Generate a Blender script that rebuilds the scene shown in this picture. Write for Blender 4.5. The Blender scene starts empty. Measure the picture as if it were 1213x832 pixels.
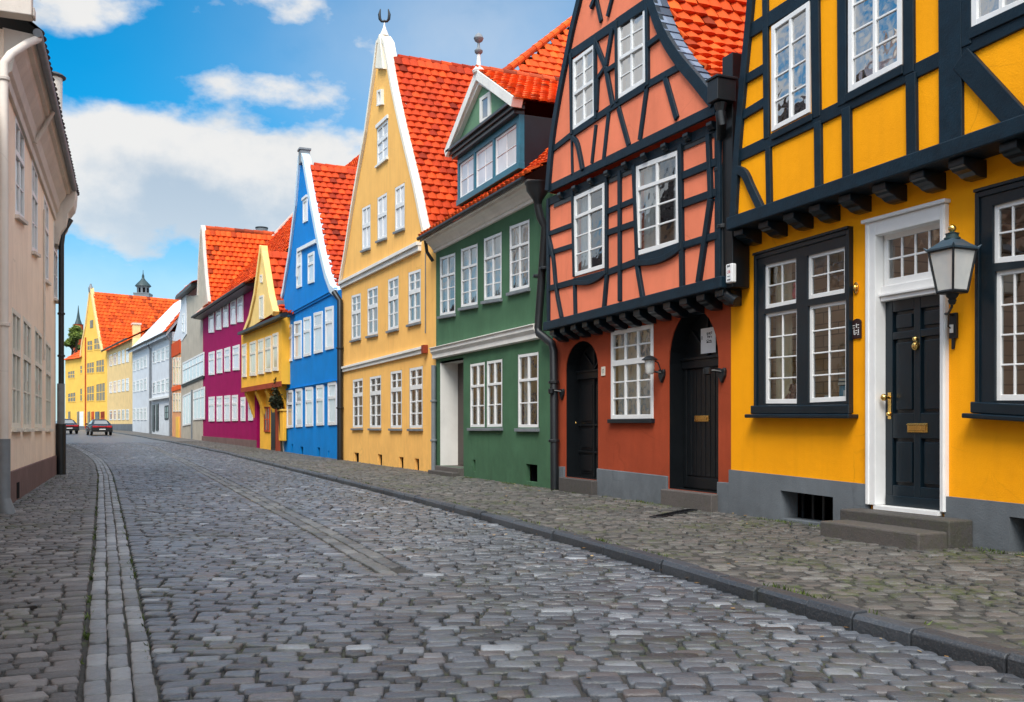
import bpy, math, random
import numpy as np
from mathutils import Vector, Matrix
from mathutils.geometry import delaunay_2d_cdt

random.seed(7)
rng = np.random.default_rng(11)
scene = bpy.context.scene
COL = scene.collection

# ------------------------------------------------------------------ survey
# The photograph was measured like a survey: points on a facade plane are the
# crossing of a sight line with that plane; everything is then built in metres.
F, PX0, HOR, EYE = 1150.0, 606.5, 505.0, 1.3
TH = math.atan((PX0 - 115.0) / F)
CT, ST = math.cos(TH), math.sin(TH)
FACADE_X = EYE * CT / 0.137

def sight(px, py):
    a = (px - PX0) / F; b = (HOR - py) / F
    return Vector((ST + CT * a, CT - ST * a, b))

def from_cam(xc, zc):
    return Vector((xc * CT + zc * ST, -xc * ST + zc * CT, 0))

class Frame:
    """a facade: origin at the left foot, x to the right along the wall, y into the house, z up"""
    def __init__(s, A, B, z0=0.0):
        s.A = Vector((A[0], A[1], z0)); s.z0 = z0
        d = Vector((B[0] - A[0], B[1] - A[1], 0)); s.W = d.length
        s.u = d.normalized(); s.n = Vector((-s.u.y, s.u.x, 0))
        s.rz = math.atan2(s.u.y, s.u.x)
        s.root = None
    def P(s, px, py, yo=0.0):
        d = sight(px, py); o = s.A + s.n * yo
        c = Vector((0, 0, EYE))
        t = (o - c).dot(s.n) / d.dot(s.n)
        p = c + d * t - s.A
        return (p.dot(s.u), p.z)
    def X(s, px, yo=0.0): return s.P(px, 400, yo)[0]
    def world(s, x, y, z): return s.A + s.u * x + s.n * y + Vector((0, 0, z))

# ------------------------------------------------------------------ tags
def tag(o, label=None, cat=None, group=None, kind=None):
    if label: o['label'] = label
    if cat: o['category'] = cat
    if group: o['group'] = group
    if kind: o['kind'] = kind
    return o

def empty(name, loc, rz=0.0):
    o = bpy.data.objects.new(name, None); COL.objects.link(o)
    o.location = loc; o.rotation_euler = (0, 0, rz); o.empty_display_size = 0.3
    return o

def house(fr, name, label, cat='house', group=None):
    fr.root = empty(name, fr.A, fr.rz)
    tag(fr.root, label, cat, group)
    return fr.root

# ------------------------------------------------------------------ mesh builder
class MB:
    def __init__(s): s.v = []; s.f = []; s.r = []
    def add(s, vs, fs, rnd=None):
        b = len(s.v); s.v += [tuple(v) for v in vs]
        for f in fs: s.f.append([b + i for i in f])
        if rnd is None: rnd = random.random()
        s.r += [rnd] * len(fs)
        return s
    def box(s, x0, x1, y0, y1, z0, z1, rnd=None):
        v = [(x0,y0,z0),(x1,y0,z0),(x1,y1,z0),(x0,y1,z0),(x0,y0,z1),(x1,y0,z1),(x1,y1,z1),(x0,y1,z1)]
        return s.add(v, [(0,3,2,1),(4,5,6,7),(0,1,5,4),(1,2,6,5),(2,3,7,6),(3,0,4,7)], rnd)
    def prism(s, poly, y0, y1, rnd=None):
        """polygon in x,z pushed from y0 to y1"""
        n = len(poly)
        v = [(x, y0, z) for x, z in poly] + [(x, y1, z) for x, z in poly]
        fs = [tuple(range(n)), tuple(range(2*n-1, n-1, -1))]
        for i in range(n):
            j = (i+1) % n
            fs.append((i, i+n, j+n, j))
        return s.add(v, fs, rnd)
    def prism_x(s, poly, x0, x1, rnd=None):
        n = len(poly)
        v = [(x0, y, z) for y, z in poly] + [(x1, y, z) for y, z in poly]
        fs = [tuple(range(n)), tuple(range(2*n-1, n-1, -1))]
        for i in range(n):
            j = (i+1) % n
            fs.append((i, i+n, j+n, j))
        return s.add(v, fs, rnd)
    def bar(s, p, q, w, y0, y1, w2=None):
        w2 = w2 or w
        dx, dz = q[0]-p[0], q[1]-p[1]; l = math.hypot(dx, dz) or 1
        nx, nz = -dz/l, dx/l
        return s.prism([(p[0]+nx*w/2, p[1]+nz*w/2), (p[0]-nx*w/2, p[1]-nz*w/2),
                        (q[0]-nx*w2/2, q[1]-nz*w2/2), (q[0]+nx*w2/2, q[1]+nz*w2/2)], y0, y1)
    def strip(s, pts, w, y0, y1, side=0.0):
        """a ribbon following a polyline in x,z; side shifts it (-.5 .. .5)"""
        n = len(pts); L = []; R = []
        for i in range(n):
            a = pts[max(i-1, 0)]; b = pts[min(i+1, n-1)]
            dx, dz = b[0]-a[0], b[1]-a[1]; l = math.hypot(dx, dz) or 1
            nx, nz = -dz/l, dx/l
            L.append((pts[i][0]+nx*w*(.5+side), pts[i][1]+nz*w*(.5+side)))
            R.append((pts[i][0]+nx*w*(-.5+side), pts[i][1]+nz*w*(-.5+side)))
        for i in range(n-1):
            vs = [(L[i][0],y0,L[i][1]),(R[i][0],y0,R[i][1]),(R[i+1][0],y0,R[i+1][1]),(L[i+1][0],y0,L[i+1][1]),
                  (L[i][0],y1,L[i][1]),(R[i][0],y1,R[i][1]),(R[i+1][0],y1,R[i+1][1]),(L[i+1][0],y1,L[i+1][1])]
            fs = [(0,1,2,3),(7,6,5,4),(0,3,7,4),(1,5,6,2)]
            if i == 0: fs.append((0,4,5,1))
            if i == n-2: fs.append((3,2,6,7))
            s.add(vs, fs)
        return s
    def tube(s, pts, r, seg=10, caps=True):
        rings = []; n = len(pts); P = [Vector(p) for p in pts]
        rr = r if isinstance(r, (list, tuple)) else [r]*n
        up = None
        vs = []; fs = []
        for i in range(n):
            t = (P[min(i+1, n-1)] - P[max(i-1, 0)]).normalized()
            if up is None:
                up = Vector((0,0,1)) if abs(t.z) < .9 else Vector((1,0,0))
            a = t.cross(up).normalized(); b = a.cross(t).normalized(); up = b
            for k in range(seg):
                an = 2*math.pi*k/seg
                vs.append(P[i] + (a*math.cos(an) + b*math.sin(an))*rr[i])
        for i in range(n-1):
            for k in range(seg):
                k2 = (k+1) % seg
                fs.append((i*seg+k, i*seg+k2, (i+1)*seg+k2, (i+1)*seg+k))
        if caps:
            fs.append(tuple(range(seg-1, -1, -1))); fs.append(tuple((n-1)*seg+k for k in range(seg)))
        return s.add(vs, fs)
    def lathe(s, prof, c=(0,0,0), seg=16, rot=0.0):
        """profile of (radius, z) turned about the vertical through c"""
        vs = []; fs = []; n = len(prof)
        for r, z in prof:
            for k in range(seg):
                a = 2*math.pi*k/seg + rot
                vs.append((c[0]+r*math.cos(a), c[1]+r*math.sin(a), c[2]+z))
        for i in range(n-1):
            for k in range(seg):
                k2 = (k+1) % seg
                fs.append((i*seg+k, i*seg+k2, (i+1)*seg+k2, (i+1)*seg+k))
        fs.append(tuple(range(seg-1, -1, -1))); fs.append(tuple((n-1)*seg+k for k in range(seg)))
        return s.add(vs, fs)
    def ball(s, c, r, seg=12, sz=1.0):
        prof = [(r*math.sin(math.pi*i/8) + 1e-4, -r*sz*math.cos(math.pi*i/8)) for i in range(9)]
        return s.lathe(prof, c, seg)
    def build(s, name, mat, parent=None, bevel=0.0, smooth=False):
        me = bpy.data.meshes.new(name)
        me.from_pydata(s.v, [], s.f); me.update()
        a = me.attributes.new('rnd', 'FLOAT', 'FACE'); a.data.foreach_set('value', s.r)
        o = bpy.data.objects.new(name, me); COL.objects.link(o)
        if mat: me.materials.append(mat)
        if parent is not None: o.parent = parent
        if bevel:
            m = o.modifiers.new('bevel', 'BEVEL'); m.width = bevel; m.segments = 2; m.limit_method = 'ANGLE'
            m.angle_limit = math.radians(40)
        if smooth:
            for p in me.polygons: p.use_smooth = True
            try: me.set_sharp_from_angle(angle=math.radians(45))
            except Exception: pass
        return o

# ------------------------------------------------------------------ materials
def lin(c):
    return tuple((x/255/12.92 if x/255 <= .04045 else ((x/255+.055)/1.055)**2.4) for x in c)

def nodes(name):
    m = bpy.data.materials.new(name); m.use_nodes = True
    nt = m.node_tree; b = nt.nodes['Principled BSDF']
    return m, nt, b

def N(nt, t, **kw):
    n = nt.nodes.new(t)
    for k, v in kw.items():
        if k.startswith('i_'): n.inputs[k[2:].replace('_', ' ')].default_value = v
        else: setattr(n, k, v)
    return n

def mixc(nt, fac, a, b, mode='MIX'):
    m = nt.nodes.new('ShaderNodeMix'); m.data_type = 'RGBA'; m.blend_type = mode
    for sock, val in ((0, fac), (6, a), (7, b)):
        if hasattr(val, 'default_value') or hasattr(val, 'is_output'): nt.links.new(val, m.inputs[sock])
        elif sock == 0: m.inputs[0].default_value = val
        else: m.inputs[sock].default_value = tuple(val) + (1,) if len(val) == 3 else val
    return m.outputs[2]

def ramp(nt, fac, stops):
    r = nt.nodes.new('ShaderNodeValToRGB')
    e = r.color_ramp.elements
    while len(e) < len(stops): e.new(.5)
    for i, (p, c) in enumerate(stops):
        e[i].position = p
        c = (c, c, c) if not hasattr(c, '__len__') else c
        e[i].color = tuple(c[:3]) + (1,)
    nt.links.new(fac, r.inputs[0])
    return r.outputs[0]

def coords(nt):
    return nt.nodes.new('ShaderNodeTexCoord').outputs['Object']

def noise(nt, vec, scale, detail=4, rough=.55, stretch=None):
    if stretch:
        mp = N(nt, 'ShaderNodeMapping'); mp.inputs['Scale'].default_value = stretch
        nt.links.new(vec, mp.inputs[0]); vec = mp.outputs[0]
    n = N(nt, 'ShaderNodeTexNoise'); n.inputs['Scale'].default_value = scale
    n.inputs['Detail'].default_value = detail; n.inputs['Roughness'].default_value = rough
    nt.links.new(vec, n.inputs['Vector'])
    return n.outputs['Fac']

def bump(nt, b, h, strength=.3, dist=.01):
    n = N(nt, 'ShaderNodeBump'); n.inputs['Strength'].default_value = strength; n.inputs['Distance'].default_value = dist
    nt.links.new(h, n.inputs['Height']); nt.links.new(n.outputs[0], b.inputs['Normal'])

def plaster(name, c, dark=.82, rough=.8, streak=.5, grime=.35, low=1.2):
    """painted render: broad mottling, faint streaks running down, dirt near the ground"""
    m, nt, b = nodes(name); v = coords(nt)
    n1 = noise(nt, v, 1.1, 5); n2 = noise(nt, v, 2.2, 4, .6, (2.6, 2.6, .22)); n3 = noise(nt, v, 60, 3)
    f1 = ramp(nt, n1, [(.3, 0.0), (.72, 1.0)])
    dk = tuple(x*dark for x in c); lt = tuple(min(1, x*1.06) for x in c)
    base = mixc(nt, f1, dk, lt)
    f2 = ramp(nt, n2, [(.48, 0.0), (.75, streak)])
    base = mixc(nt, f2, base, tuple(x*.74 for x in c))
    sp = N(nt, 'ShaderNodeSeparateXYZ'); nt.links.new(v, sp.inputs[0])
    mr = N(nt, 'ShaderNodeMapRange'); mr.inputs['From Min'].default_value = low; mr.inputs['From Max'].default_value = 0.0
    nt.links.new(sp.outputs['Z'], mr.inputs['Value'])
    mu = N(nt, 'ShaderNodeMath', operation='MULTIPLY'); nt.links.new(mr.outputs[0], mu.inputs[0])
    g = ramp(nt, noise(nt, v, 4.5, 5), [(.35, 0.0), (.7, grime)]); nt.links.new(g, mu.inputs[1])
    base = mixc(nt, mu.outputs[0], base, tuple(x*.42+.01 for x in c))
    vo = N(nt, 'ShaderNodeTexVoronoi', feature='DISTANCE_TO_EDGE'); vo.inputs['Scale'].default_value = .75
    dv = N(nt, 'ShaderNodeMix', data_type='VECTOR'); dv.inputs[0].default_value = .12
    nz = N(nt, 'ShaderNodeTexNoise'); nz.inputs['Scale'].default_value = 3.0; nz.inputs['Detail'].default_value = 6; nt.links.new(v, nz.inputs['Vector'])
    nt.links.new(v, dv.inputs[4]); nt.links.new(nz.outputs['Color'], dv.inputs[5]); nt.links.new(dv.outputs[1], vo.inputs['Vector'])
    ck = ramp(nt, vo.outputs['Distance'], [(.0, .32), (.006, 0.0)])
    ckm = N(nt, 'ShaderNodeMath', operation='MULTIPLY'); nt.links.new(ck, ckm.inputs[0]); nt.links.new(ramp(nt, noise(nt, v, .6, 3), [(.5, 0.0), (.62, 1.0)]), ckm.inputs[1])
    base = mixc(nt, ckm.outputs[0], base, tuple(x*.4 for x in c))
    nt.links.new(base, b.inputs['Base Color'])
    b.inputs['Roughness'].default_value = rough; b.inputs['Specular IOR Level'].default_value = .18
    ad = N(nt, 'ShaderNodeMath', operation='ADD'); nt.links.new(n3, ad.inputs[0]); nt.links.new(noise(nt, v, 9, 3), ad.inputs[1])
    bump(nt, b, ad.outputs[0], .28, .012)
    return m

def paint(name, c, rough=.4, var=.25, spec=.5):
    m, nt, b = nodes(name); v = coords(nt)
    n1 = noise(nt, v, 3.5, 5)
    f = ramp(nt, n1, [(.3, 0.0), (.75, 1.0)])
    base = mixc(nt, f, tuple(x*(1-var) for x in c), c)
    n2 = ramp(nt, noise(nt, v, 18, 5, .7), [(.62, 0.0), (.72, .5)])
    base = mixc(nt, n2, base, tuple(x*(1-var*1.3) for x in c))
    nt.links.new(base, b.inputs['Base Color'])
    b.inputs['Roughness'].default_value = rough
    b.inputs['Specular IOR Level'].default_value = spec
    bump(nt, b, noise(nt, v, 25, 4), .12, .01)
    return m

def timber(name, c):
    m, nt, b = nodes(name); v = coords(nt)
    g = noise(nt, v, 6, 6, .65, (1, 1, 1))
    base = mixc(nt, ramp(nt, g, [(.3, 0.0), (.75, 1.0)]), tuple(x*.55 for x in c), tuple(x*1.35 for x in c))
    w = ramp(nt, noise(nt, v, 30, 6, .75), [(.66, 0.0), (.76, .35)])
    base = mixc(nt, w, base, tuple(x*2.2+.012 for x in c))
    at = N(nt, 'ShaderNodeAttribute', attribute_name='rnd')
    base = mixc(nt, ramp(nt, at.outputs['Fac'], [(0, 0.0), (1, .55)]), base, tuple(x*.45 for x in c))
    nt.links.new(base, b.inputs['Base Color']); b.inputs['Roughness'].default_value = .5; b.inputs['Specular IOR Level'].default_value = .3
    bump(nt, b, noise(nt, v, 40, 5, .7), .35, .012)
    return m

def tiles_mat(name, a, bc, dirt=.4):
    m, nt, b = nodes(name); v = coords(nt)
    at = N(nt, 'ShaderNodeAttribute', attribute_name='rnd')
    base = ramp(nt, at.outputs['Fac'], [(0, tuple(x*.42 for x in a)), (.28, a), (.75, bc), (1, tuple(min(1, x*1.2) for x in bc))])
    d = ramp(nt, noise(nt, v, 1.3, 6, .65), [(.45, 0.0), (.8, dirt)])
    base = mixc(nt, d, base, (.10, .022, .012))
    d2 = ramp(nt, noise(nt, v, 14, 4, .7), [(.55, 0.0), (.75, .25)])
    base = mixc(nt, d2, base, (.16, .05, .03))
    nt.links.new(base, b.inputs['Base Color']); b.inputs['Roughness'].default_value = .78; b.inputs['Specular IOR Level'].default_value = .22
    bump(nt, b, noise(nt, v, 30, 4), .25, .01)
    return m

def stone_mat(name, stops, moss=.35, rough=(.35, .7), mossc=(.055, .07, .018)):
    m, nt, b = nodes(name); v = coords(nt)
    at = N(nt, 'ShaderNodeAttribute', attribute_name='rnd')
    base = ramp(nt, at.outputs['Fac'], stops)
    n1 = noise(nt, v, 14, 6, .7)
    base = mixc(nt, ramp(nt, n1, [(.35, .0), (.75, .38)]), base, (.045, .045, .048))
    n5 = ramp(nt, noise(nt, v, 70, 3, .6), [(.55, 0.0), (.8, .35)])
    base = mixc(nt, n5, base, (.30, .29, .28))
    n4 = noise(nt, v, .45, 4, .6)
    base = mixc(nt, ramp(nt, n4, [(.42, 0.0), (.68, .38)]), base, (.05, .048, .045))
    if moss:
        n2 = noise(nt, v, .9, 5, .65); n3 = noise(nt, v, 11, 4, .7)
        mu = N(nt, 'ShaderNodeMath', operation='MULTIPLY'); nt.links.new(n2, mu.inputs[0]); nt.links.new(n3, mu.inputs[1])
        base = mixc(nt, ramp(nt, mu.outputs[0], [(.27, 0.0), (.38, moss)]), base, mossc)
    nt.links.new(base, b.inputs['Base Color'])
    r = N(nt, 'ShaderNodeMapRange'); r.inputs['To Min'].default_value = rough[0]; r.inputs['To Max'].default_value = rough[1]
    nt.links.new(n1, r.inputs['Value']); nt.links.new(r.outputs[0], b.inputs['Roughness'])
    ad = N(nt, 'ShaderNodeMath', operation='ADD'); nt.links.new(noise(nt, v, 45, 4, .6), ad.inputs[0]); nt.links.new(noise(nt, v, 12, 3), ad.inputs[1])
    bump(nt, b, ad.outputs[0], .5, .012)
    return m

def glass(name, refl=.3, tint=(.8, .86, .88), wav=.02):
    m = bpy.data.materials.new(name); m.use_nodes = True; nt = m.node_tree
    for n in list(nt.nodes):
        if n.type == 'BSDF_PRINCIPLED': nt.nodes.remove(n)
    out = [n for n in nt.nodes if n.type == 'OUTPUT_MATERIAL'][0]
    g = N(nt, 'ShaderNodeBsdfGlossy'); g.inputs['Roughness'].default_value = .015; g.inputs['Color'].default_value = (1, 1, 1, 1)
    t = N(nt, 'ShaderNodeBsdfTransparent'); t.inputs['Color'].default_value = tint + (1,)
    lw = N(nt, 'ShaderNodeLayerWeight'); lw.inputs['Blend'].default_value = .35
    mr = N(nt, 'ShaderNodeMapRange'); mr.inputs['To Min'].default_value = refl; mr.inputs['To Max'].default_value = min(1, refl + .6)
    nt.links.new(lw.outputs['Fresnel'], mr.inputs['Value'])
    v = coords(nt)
    bp = N(nt, 'ShaderNodeBump'); bp.inputs['Strength'].default_value = .35; bp.inputs['Distance'].default_value = wav
    nt.links.new(noise(nt, v, 2.6, 2), bp.inputs['Height']); nt.links.new(bp.outputs[0], g.inputs['Normal'])
    mx = N(nt, 'ShaderNodeMixShader'); nt.links.new(mr.outputs[0], mx.inputs[0])
    nt.links.new(t.outputs[0], mx.inputs[1]); nt.links.new(g.outputs[0], mx.inputs[2]); nt.links.new(mx.outputs[0], out.inputs[0])
    return m

M_ = None
def pane_mat(name, c, refl=.25):
    """far panes: opaque shiny sheet in a given tone, nothing behind it"""
    m, nt, b = nodes(name); v = coords(nt)
    base = mixc(nt, noise(nt, v, 1.7, 3), tuple(x*.55 for x in c), c)
    at = N(nt, 'ShaderNodeAttribute', attribute_name='rnd')
    base = mixc(nt, ramp(nt, at.outputs['Fac'], [(.55, 0.0), (1, .6)]), base, tuple(x*.35 for x in c))
    nt.links.new(base, b.inputs['Base Color']); b.inputs['Roughness'].default_value = .08
    b.inputs['Coat Weight'].default_value = refl; b.inputs['Coat Roughness'].default_value = .02
    return m

def metal(name, c, rough=.25):
    m, nt, b = nodes(name); b.inputs['Base Color'].default_value = c + (1,); b.inputs['Metallic'].default_value = 1
    v = coords(nt)
    r = N(nt, 'ShaderNodeMapRange'); r.inputs['To Min'].default_value = rough*.7; r.inputs['To Max'].default_value = rough*1.6
    nt.links.new(noise(nt, v, 20, 3), r.inputs['Value']); nt.links.new(r.outputs[0], b.inputs['Roughness'])
    return m

M = {}
M['white'] = paint('white_paint', (.80, .80, .79), .42, .10)
M['cream'] = paint('cream_paint', (.78, .72, .60), .5, .12)
M['navy'] = timber('navy_timber', (.0036, .0165, .029))
M['navy_gloss'] = paint('navy_gloss', (.005, .014, .022), .28, .3)
M['black'] = paint('black_paint', (.006, .008, .010), .35, .3)
M['iron'] = paint('black_iron', (.010, .013, .016), .45, .4)
M['teal'] = paint('teal_paint', (.015, .14, .21), .4, .25)
M['zinc'] = paint('zinc', (.20, .22, .24), .5, .3)
M['slate'] = tiles_mat('slates', (.10, .14, .20), (.19, .25, .34), .2)
M['orange'] = plaster('orange_plaster', (.97, .375, .002), .93, .75, .22, .3)
M['salmon'] = plaster('salmon_plaster', (.86, .235, .125), .86, .8, .35, .1)
M['rust'] = plaster('rust_plaster', (.38, .064, .024), .74, .8, .55, .5)
M['green'] = plaster('green_plaster', (.068, .155, .084), .76, .8, .6, .5)
M['green_pale'] = plaster('green_pediment', (.16, .30, .18), .8, .8, .4, .2)
M['yellow'] = plaster('yellow_plaster', (.97, .525, .145), .91, .8, .45, .3)
M['blue'] = plaster('blue_plaster', (.0, .215, .62), .86, .75, .25, .3)
M['sunny'] = plaster('sunny_plaster', (.90, .47, .05), .88, .75, .3, .2)
M['straw'] = plaster('straw_plaster', (.90, .62, .22), .9, .8, .2, .1)
M['magenta'] = plaster('magenta_plaster', (.33, .0, .092), .85, .75, .3, .4)
M['greige'] = plaster('greige_plaster', (.48, .43, .35), .8, .85, .4, .3)
M['palegrey'] = plaster('pale_grey_plaster', (.66, .70, .74), .88, .8, .3, .3)
M['peach'] = plaster('peach_plaster', (.80, .38, .18), .8, .8, .3, .3)
M['pale_yellow'] = plaster('pale_yellow_plaster', (.82, .58, .27), .85, .8, .3, .3)
M['gold'] = plaster('gold_plaster', (.86, .52, .10), .88, .8, .3, .3)
M['pink'] = plaster('beige_plaster', (.95, .75, .59), .90, .85, .5, .5)
M['coping'] = plaster('cream_coping', (.84, .78, .66), .88, .7, .4, .2)
M['mauve'] = plaster('mauve_plinth', (.20, .125, .115), .8, .8, .5, .6)
M['plinth'] = plaster('grey_plinth', (.150, .168, .185), .75, .75, .6, .6, .6)
M['stucco'] = plaster('white_stucco', (.80, .78, .73), .88, .7, .3, .2)
M['fascia'] = plaster('grey_cornice', (.66, .59, .52), .82, .7, .4, .1)
M['step'] = stone_mat('step_stone', [(0, (.062, .054, .049)), (1, (.11, .094, .085))], .2, (.5, .8))
M['tile_hot'] = tiles_mat('orange_tiles', (.58, .064, .007), (.78, .108, .012), .32)
M['tile_red'] = tiles_mat('red_tiles', (.43, .034, .006), (.64, .066, .009), .55)
M['ridge'] = tiles_mat('ridge_tiles', (.30, .05, .02), (.48, .075, .02), .6)
M['brass'] = metal('brass', (.80, .52, .16), .22)
M['glass'] = glass('window_glass', .10)
M['glass_sky'] = glass('sky_glass', .46)
M['glass_mid'] = glass('street_glass', .20)
M['pane_white'] = pane_mat('white_opaque_pane', (.80, .82, .86), .3)  # painted white; stands for blown-out reflections on the blue house
M['pane_grey'] = pane_mat('grey_pane', (.30, .35, .41), .4)
M['pane_cream'] = pane_mat('cream_pane', (.82, .70, .42), .3)
M['pane_pink'] = pane_mat('pink_pane', (.82, .72, .80), .3)
M['pane_dark'] = pane_mat('dark_pane', (.06, .065, .07), .5)
M['pane_brown'] = pane_mat('brown_pane', (.22, .15, .07), .4)
M['void'] = paint('dark_void', (.004, .004, .005), .9, .3, .1)
M['curtain'] = paint('net_curtain', (.74, .74, .72), .9, .16, .1)
M['linen'] = paint('linen_curtain', (.68, .58, .40), .9, .25, .1)

def room_mat(name, a, b2):
    m, nt, b = nodes(name); v = coords(nt)
    bt = N(nt, 'ShaderNodeTexBrick'); bt.inputs['Scale'].default_value = 2.2
    mp = N(nt, 'ShaderNodeMapping'); mp.inputs['Rotation'].default_value = (math.radians(90), 0, 0)
    nt.links.new(v, mp.inputs[0]); nt.links.new(mp.outputs[0], bt.inputs['Vector'])
    bt.inputs['Color1'].default_value = a + (1,); bt.inputs['Color2'].default_value = b2 + (1,)
    bt.inputs['Mortar'].default_value = tuple(x*.45 for x in a) + (1,); bt.inputs['Mortar Size'].default_value = .02
    bt.inputs['Row Height'].default_value = .35; bt.inputs['Brick Width'].default_value = 1.3
    base = mixc(nt, ramp(nt, noise(nt, v, 1.5, 4), [(.3, 0.0), (.7, .6)]), bt.outputs['Color'], tuple(x*.4 for x in a))
    nt.links.new(base, b.inputs['Base Color']); b.inputs['Roughness'].default_value = .9
    return m
M['room_brick_reflection'] = room_mat('brick_reflection_room', (.66, .39, .21), (.78, .50, .29))  # brown brick courses painted in place of the reflection in the panes
M['room_dark'] = paint('dim_room', (.09, .09, .09), .9, .5, .1)
M['frost'] = None
def frosted():
    m, nt, b = nodes('frosted_glass'); v = coords(nt)
    base = mixc(nt, noise(nt, v, 9, 3), (.66, .68, .68), (.84, .83, .78))
    nt.links.new(base, b.inputs['Base Color']); b.inputs['Roughness'].default_value = .22
    b.inputs['Transmission Weight'].default_value = .35; b.inputs['IOR'].default_value = 1.2
    return m
M['frost'] = frosted()
# ------------------------------------------------------------------ building kit
def facade(outline, holes, yo, mat, parent, back=None, reveal=.12, name='wall', label=None, closed_bottom=False, back_face=True):
    """a rendered wall: outline polygon with real openings, reveals and the shell behind it"""
    mb = MB()
    pts = [Vector(p) for p in outline]; edges = [(i, (i+1) % len(outline)) for i in range(len(outline))]
    for h in holes:
        b0 = len(pts); pts += [Vector(p) for p in h]; edges += [(b0+i, b0+(i+1) % len(h)) for i in range(len(h))]
    vo, _, fo = delaunay_2d_cdt(pts, edges, [], 0, 1e-6)[:3]
    def inside(p, poly):
        c = False; n = len(poly); j = n-1
        for i in range(n):
            (xi, yi), (xj, yj) = poly[i], poly[j]
            if (yi > p[1]) != (yj > p[1]) and p[0] < (xj-xi)*(p[1]-yi)/(yj-yi)+xi: c = not c
            j = i
        return c
    fs = []
    for f in fo:
        c = sum((vo[i] for i in f), Vector((0, 0)))/len(f)
        if inside(c, outline) and not any(inside(c, h) for h in holes): fs.append(tuple(f))
    mb.add([(p.x, yo, p.y) for p in vo], fs, .5)
    for h in holes:
        n = len(h)
        v = [(x, yo, z) for x, z in h] + [(x, yo+reveal, z) for x, z in h]
        mb.add(v, [(i, (i+1) % n, (i+1) % n + n, i+n) for i in range(n)], .5)
    if back:
        n = len(outline)
        v = [(x, yo, z) for x, z in outline] + [(x, back, z) for x, z in outline]
        f = [(i, (i+1) % n, (i+1) % n + n, i+n) for i in range(n) if closed_bottom or not (outline[i][1] < .05 and outline[(i+1) % n][1] < .05)]
        if back_face: f.append(tuple(range(2*n-1, n-1, -1)))
        mb.add(v, f, .5)
    o = mb.build(name, mat, parent)
    if label: o['label'] = label
    return o

def quad(H, tl, tr, br, bl, yo):
    a, b, c, d = [H.P(p[0], p[1], yo) for p in (tl, tr, br, bl)]
    xl = (a[0]+d[0])/2; xr = (b[0]+c[0])/2
    return [(xl, a[1]), (xr, b[1]), (xr, c[1]), (xl, d[1])]      # TL TR BR BL

def grow(q, g):
    (a, b, c, d) = q
    return [(a[0]-g, a[1]+g), (b[0]+g, b[1]+g), (c[0]+g, c[1]-g), (d[0]-g, d[1]-g)]

def bil(q, u, v):
    tl, tr, br, bl = q
    x = (bl[0]*(1-u)+br[0]*u)*(1-v) + (tl[0]*(1-u)+tr[0]*u)*v
    z = (bl[1]*(1-u)+br[1]*u)*(1-v) + (tl[1]*(1-u)+tr[1]*u)*v
    return (x, z)

def rect(mb, q, u0, u1, v0, v1, y0, y1):
    mb.prism([bil(q, u0, v0), bil(q, u1, v0), bil(q, u1, v1), bil(q, u0, v1)], y0, y1)

def hole_of(q, g=-.015):
    h = grow(q, g); return [h[3], h[2], h[1], h[0]]

def curtain_mesh(q, u0, u1, v0, v1, y, folds, amp=.025):
    mb = MB(); n = folds*6; vs = []; fs = []
    for i in range(n+1):
        u = u0+(u1-u0)*i/n; w = amp*math.sin(i/6*2*math.pi) + amp*.4*math.sin(i*1.7)
        for v in (v0, v1):
            x, z = bil(q, u, v); vs.append((x, y+w, z))
    for i in range(n): fs.append((2*i, 2*i+2, 2*i+3, 2*i+1))
    return mb.add(vs, fs)

def room_box(q, y0, y1, g=.03):
    q = grow(q, g); mb = MB()
    bl, br, tr, tl = q[3], q[2], q[1], q[0]
    v = [(p[0], y0, p[1]) for p in (bl, br, tr, tl)] + [(p[0], y1, p[1]) for p in (bl, br, tr, tl)]
    return mb.add(v, [(4, 5, 6, 7), (0, 1, 5, 4), (1, 2, 6, 5), (2, 3, 7, 6), (3, 0, 4, 7)], .5)

def panes(q, u0, u1, v0, v1, y, cols, rows):
    """one sheet per light, each very slightly out of true like old glass"""
    mb = MB()
    for i in range(cols):
        for j in range(rows):
            a = u0+(u1-u0)*i/cols; b = u0+(u1-u0)*(i+1)/cols
            c = v0+(v1-v0)*j/rows; d = v0+(v1-v0)*(j+1)/rows
            t = [random.uniform(-.0015, .0015) for _ in range(4)]
            P4 = [bil(q, a, c), bil(q, b, c), bil(q, b, d), bil(q, a, d)]
            mb.add([(p[0], y+dy, p[1]) for p, dy in zip(P4, t)], [(0, 1, 2, 3)])
    return mb

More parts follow.
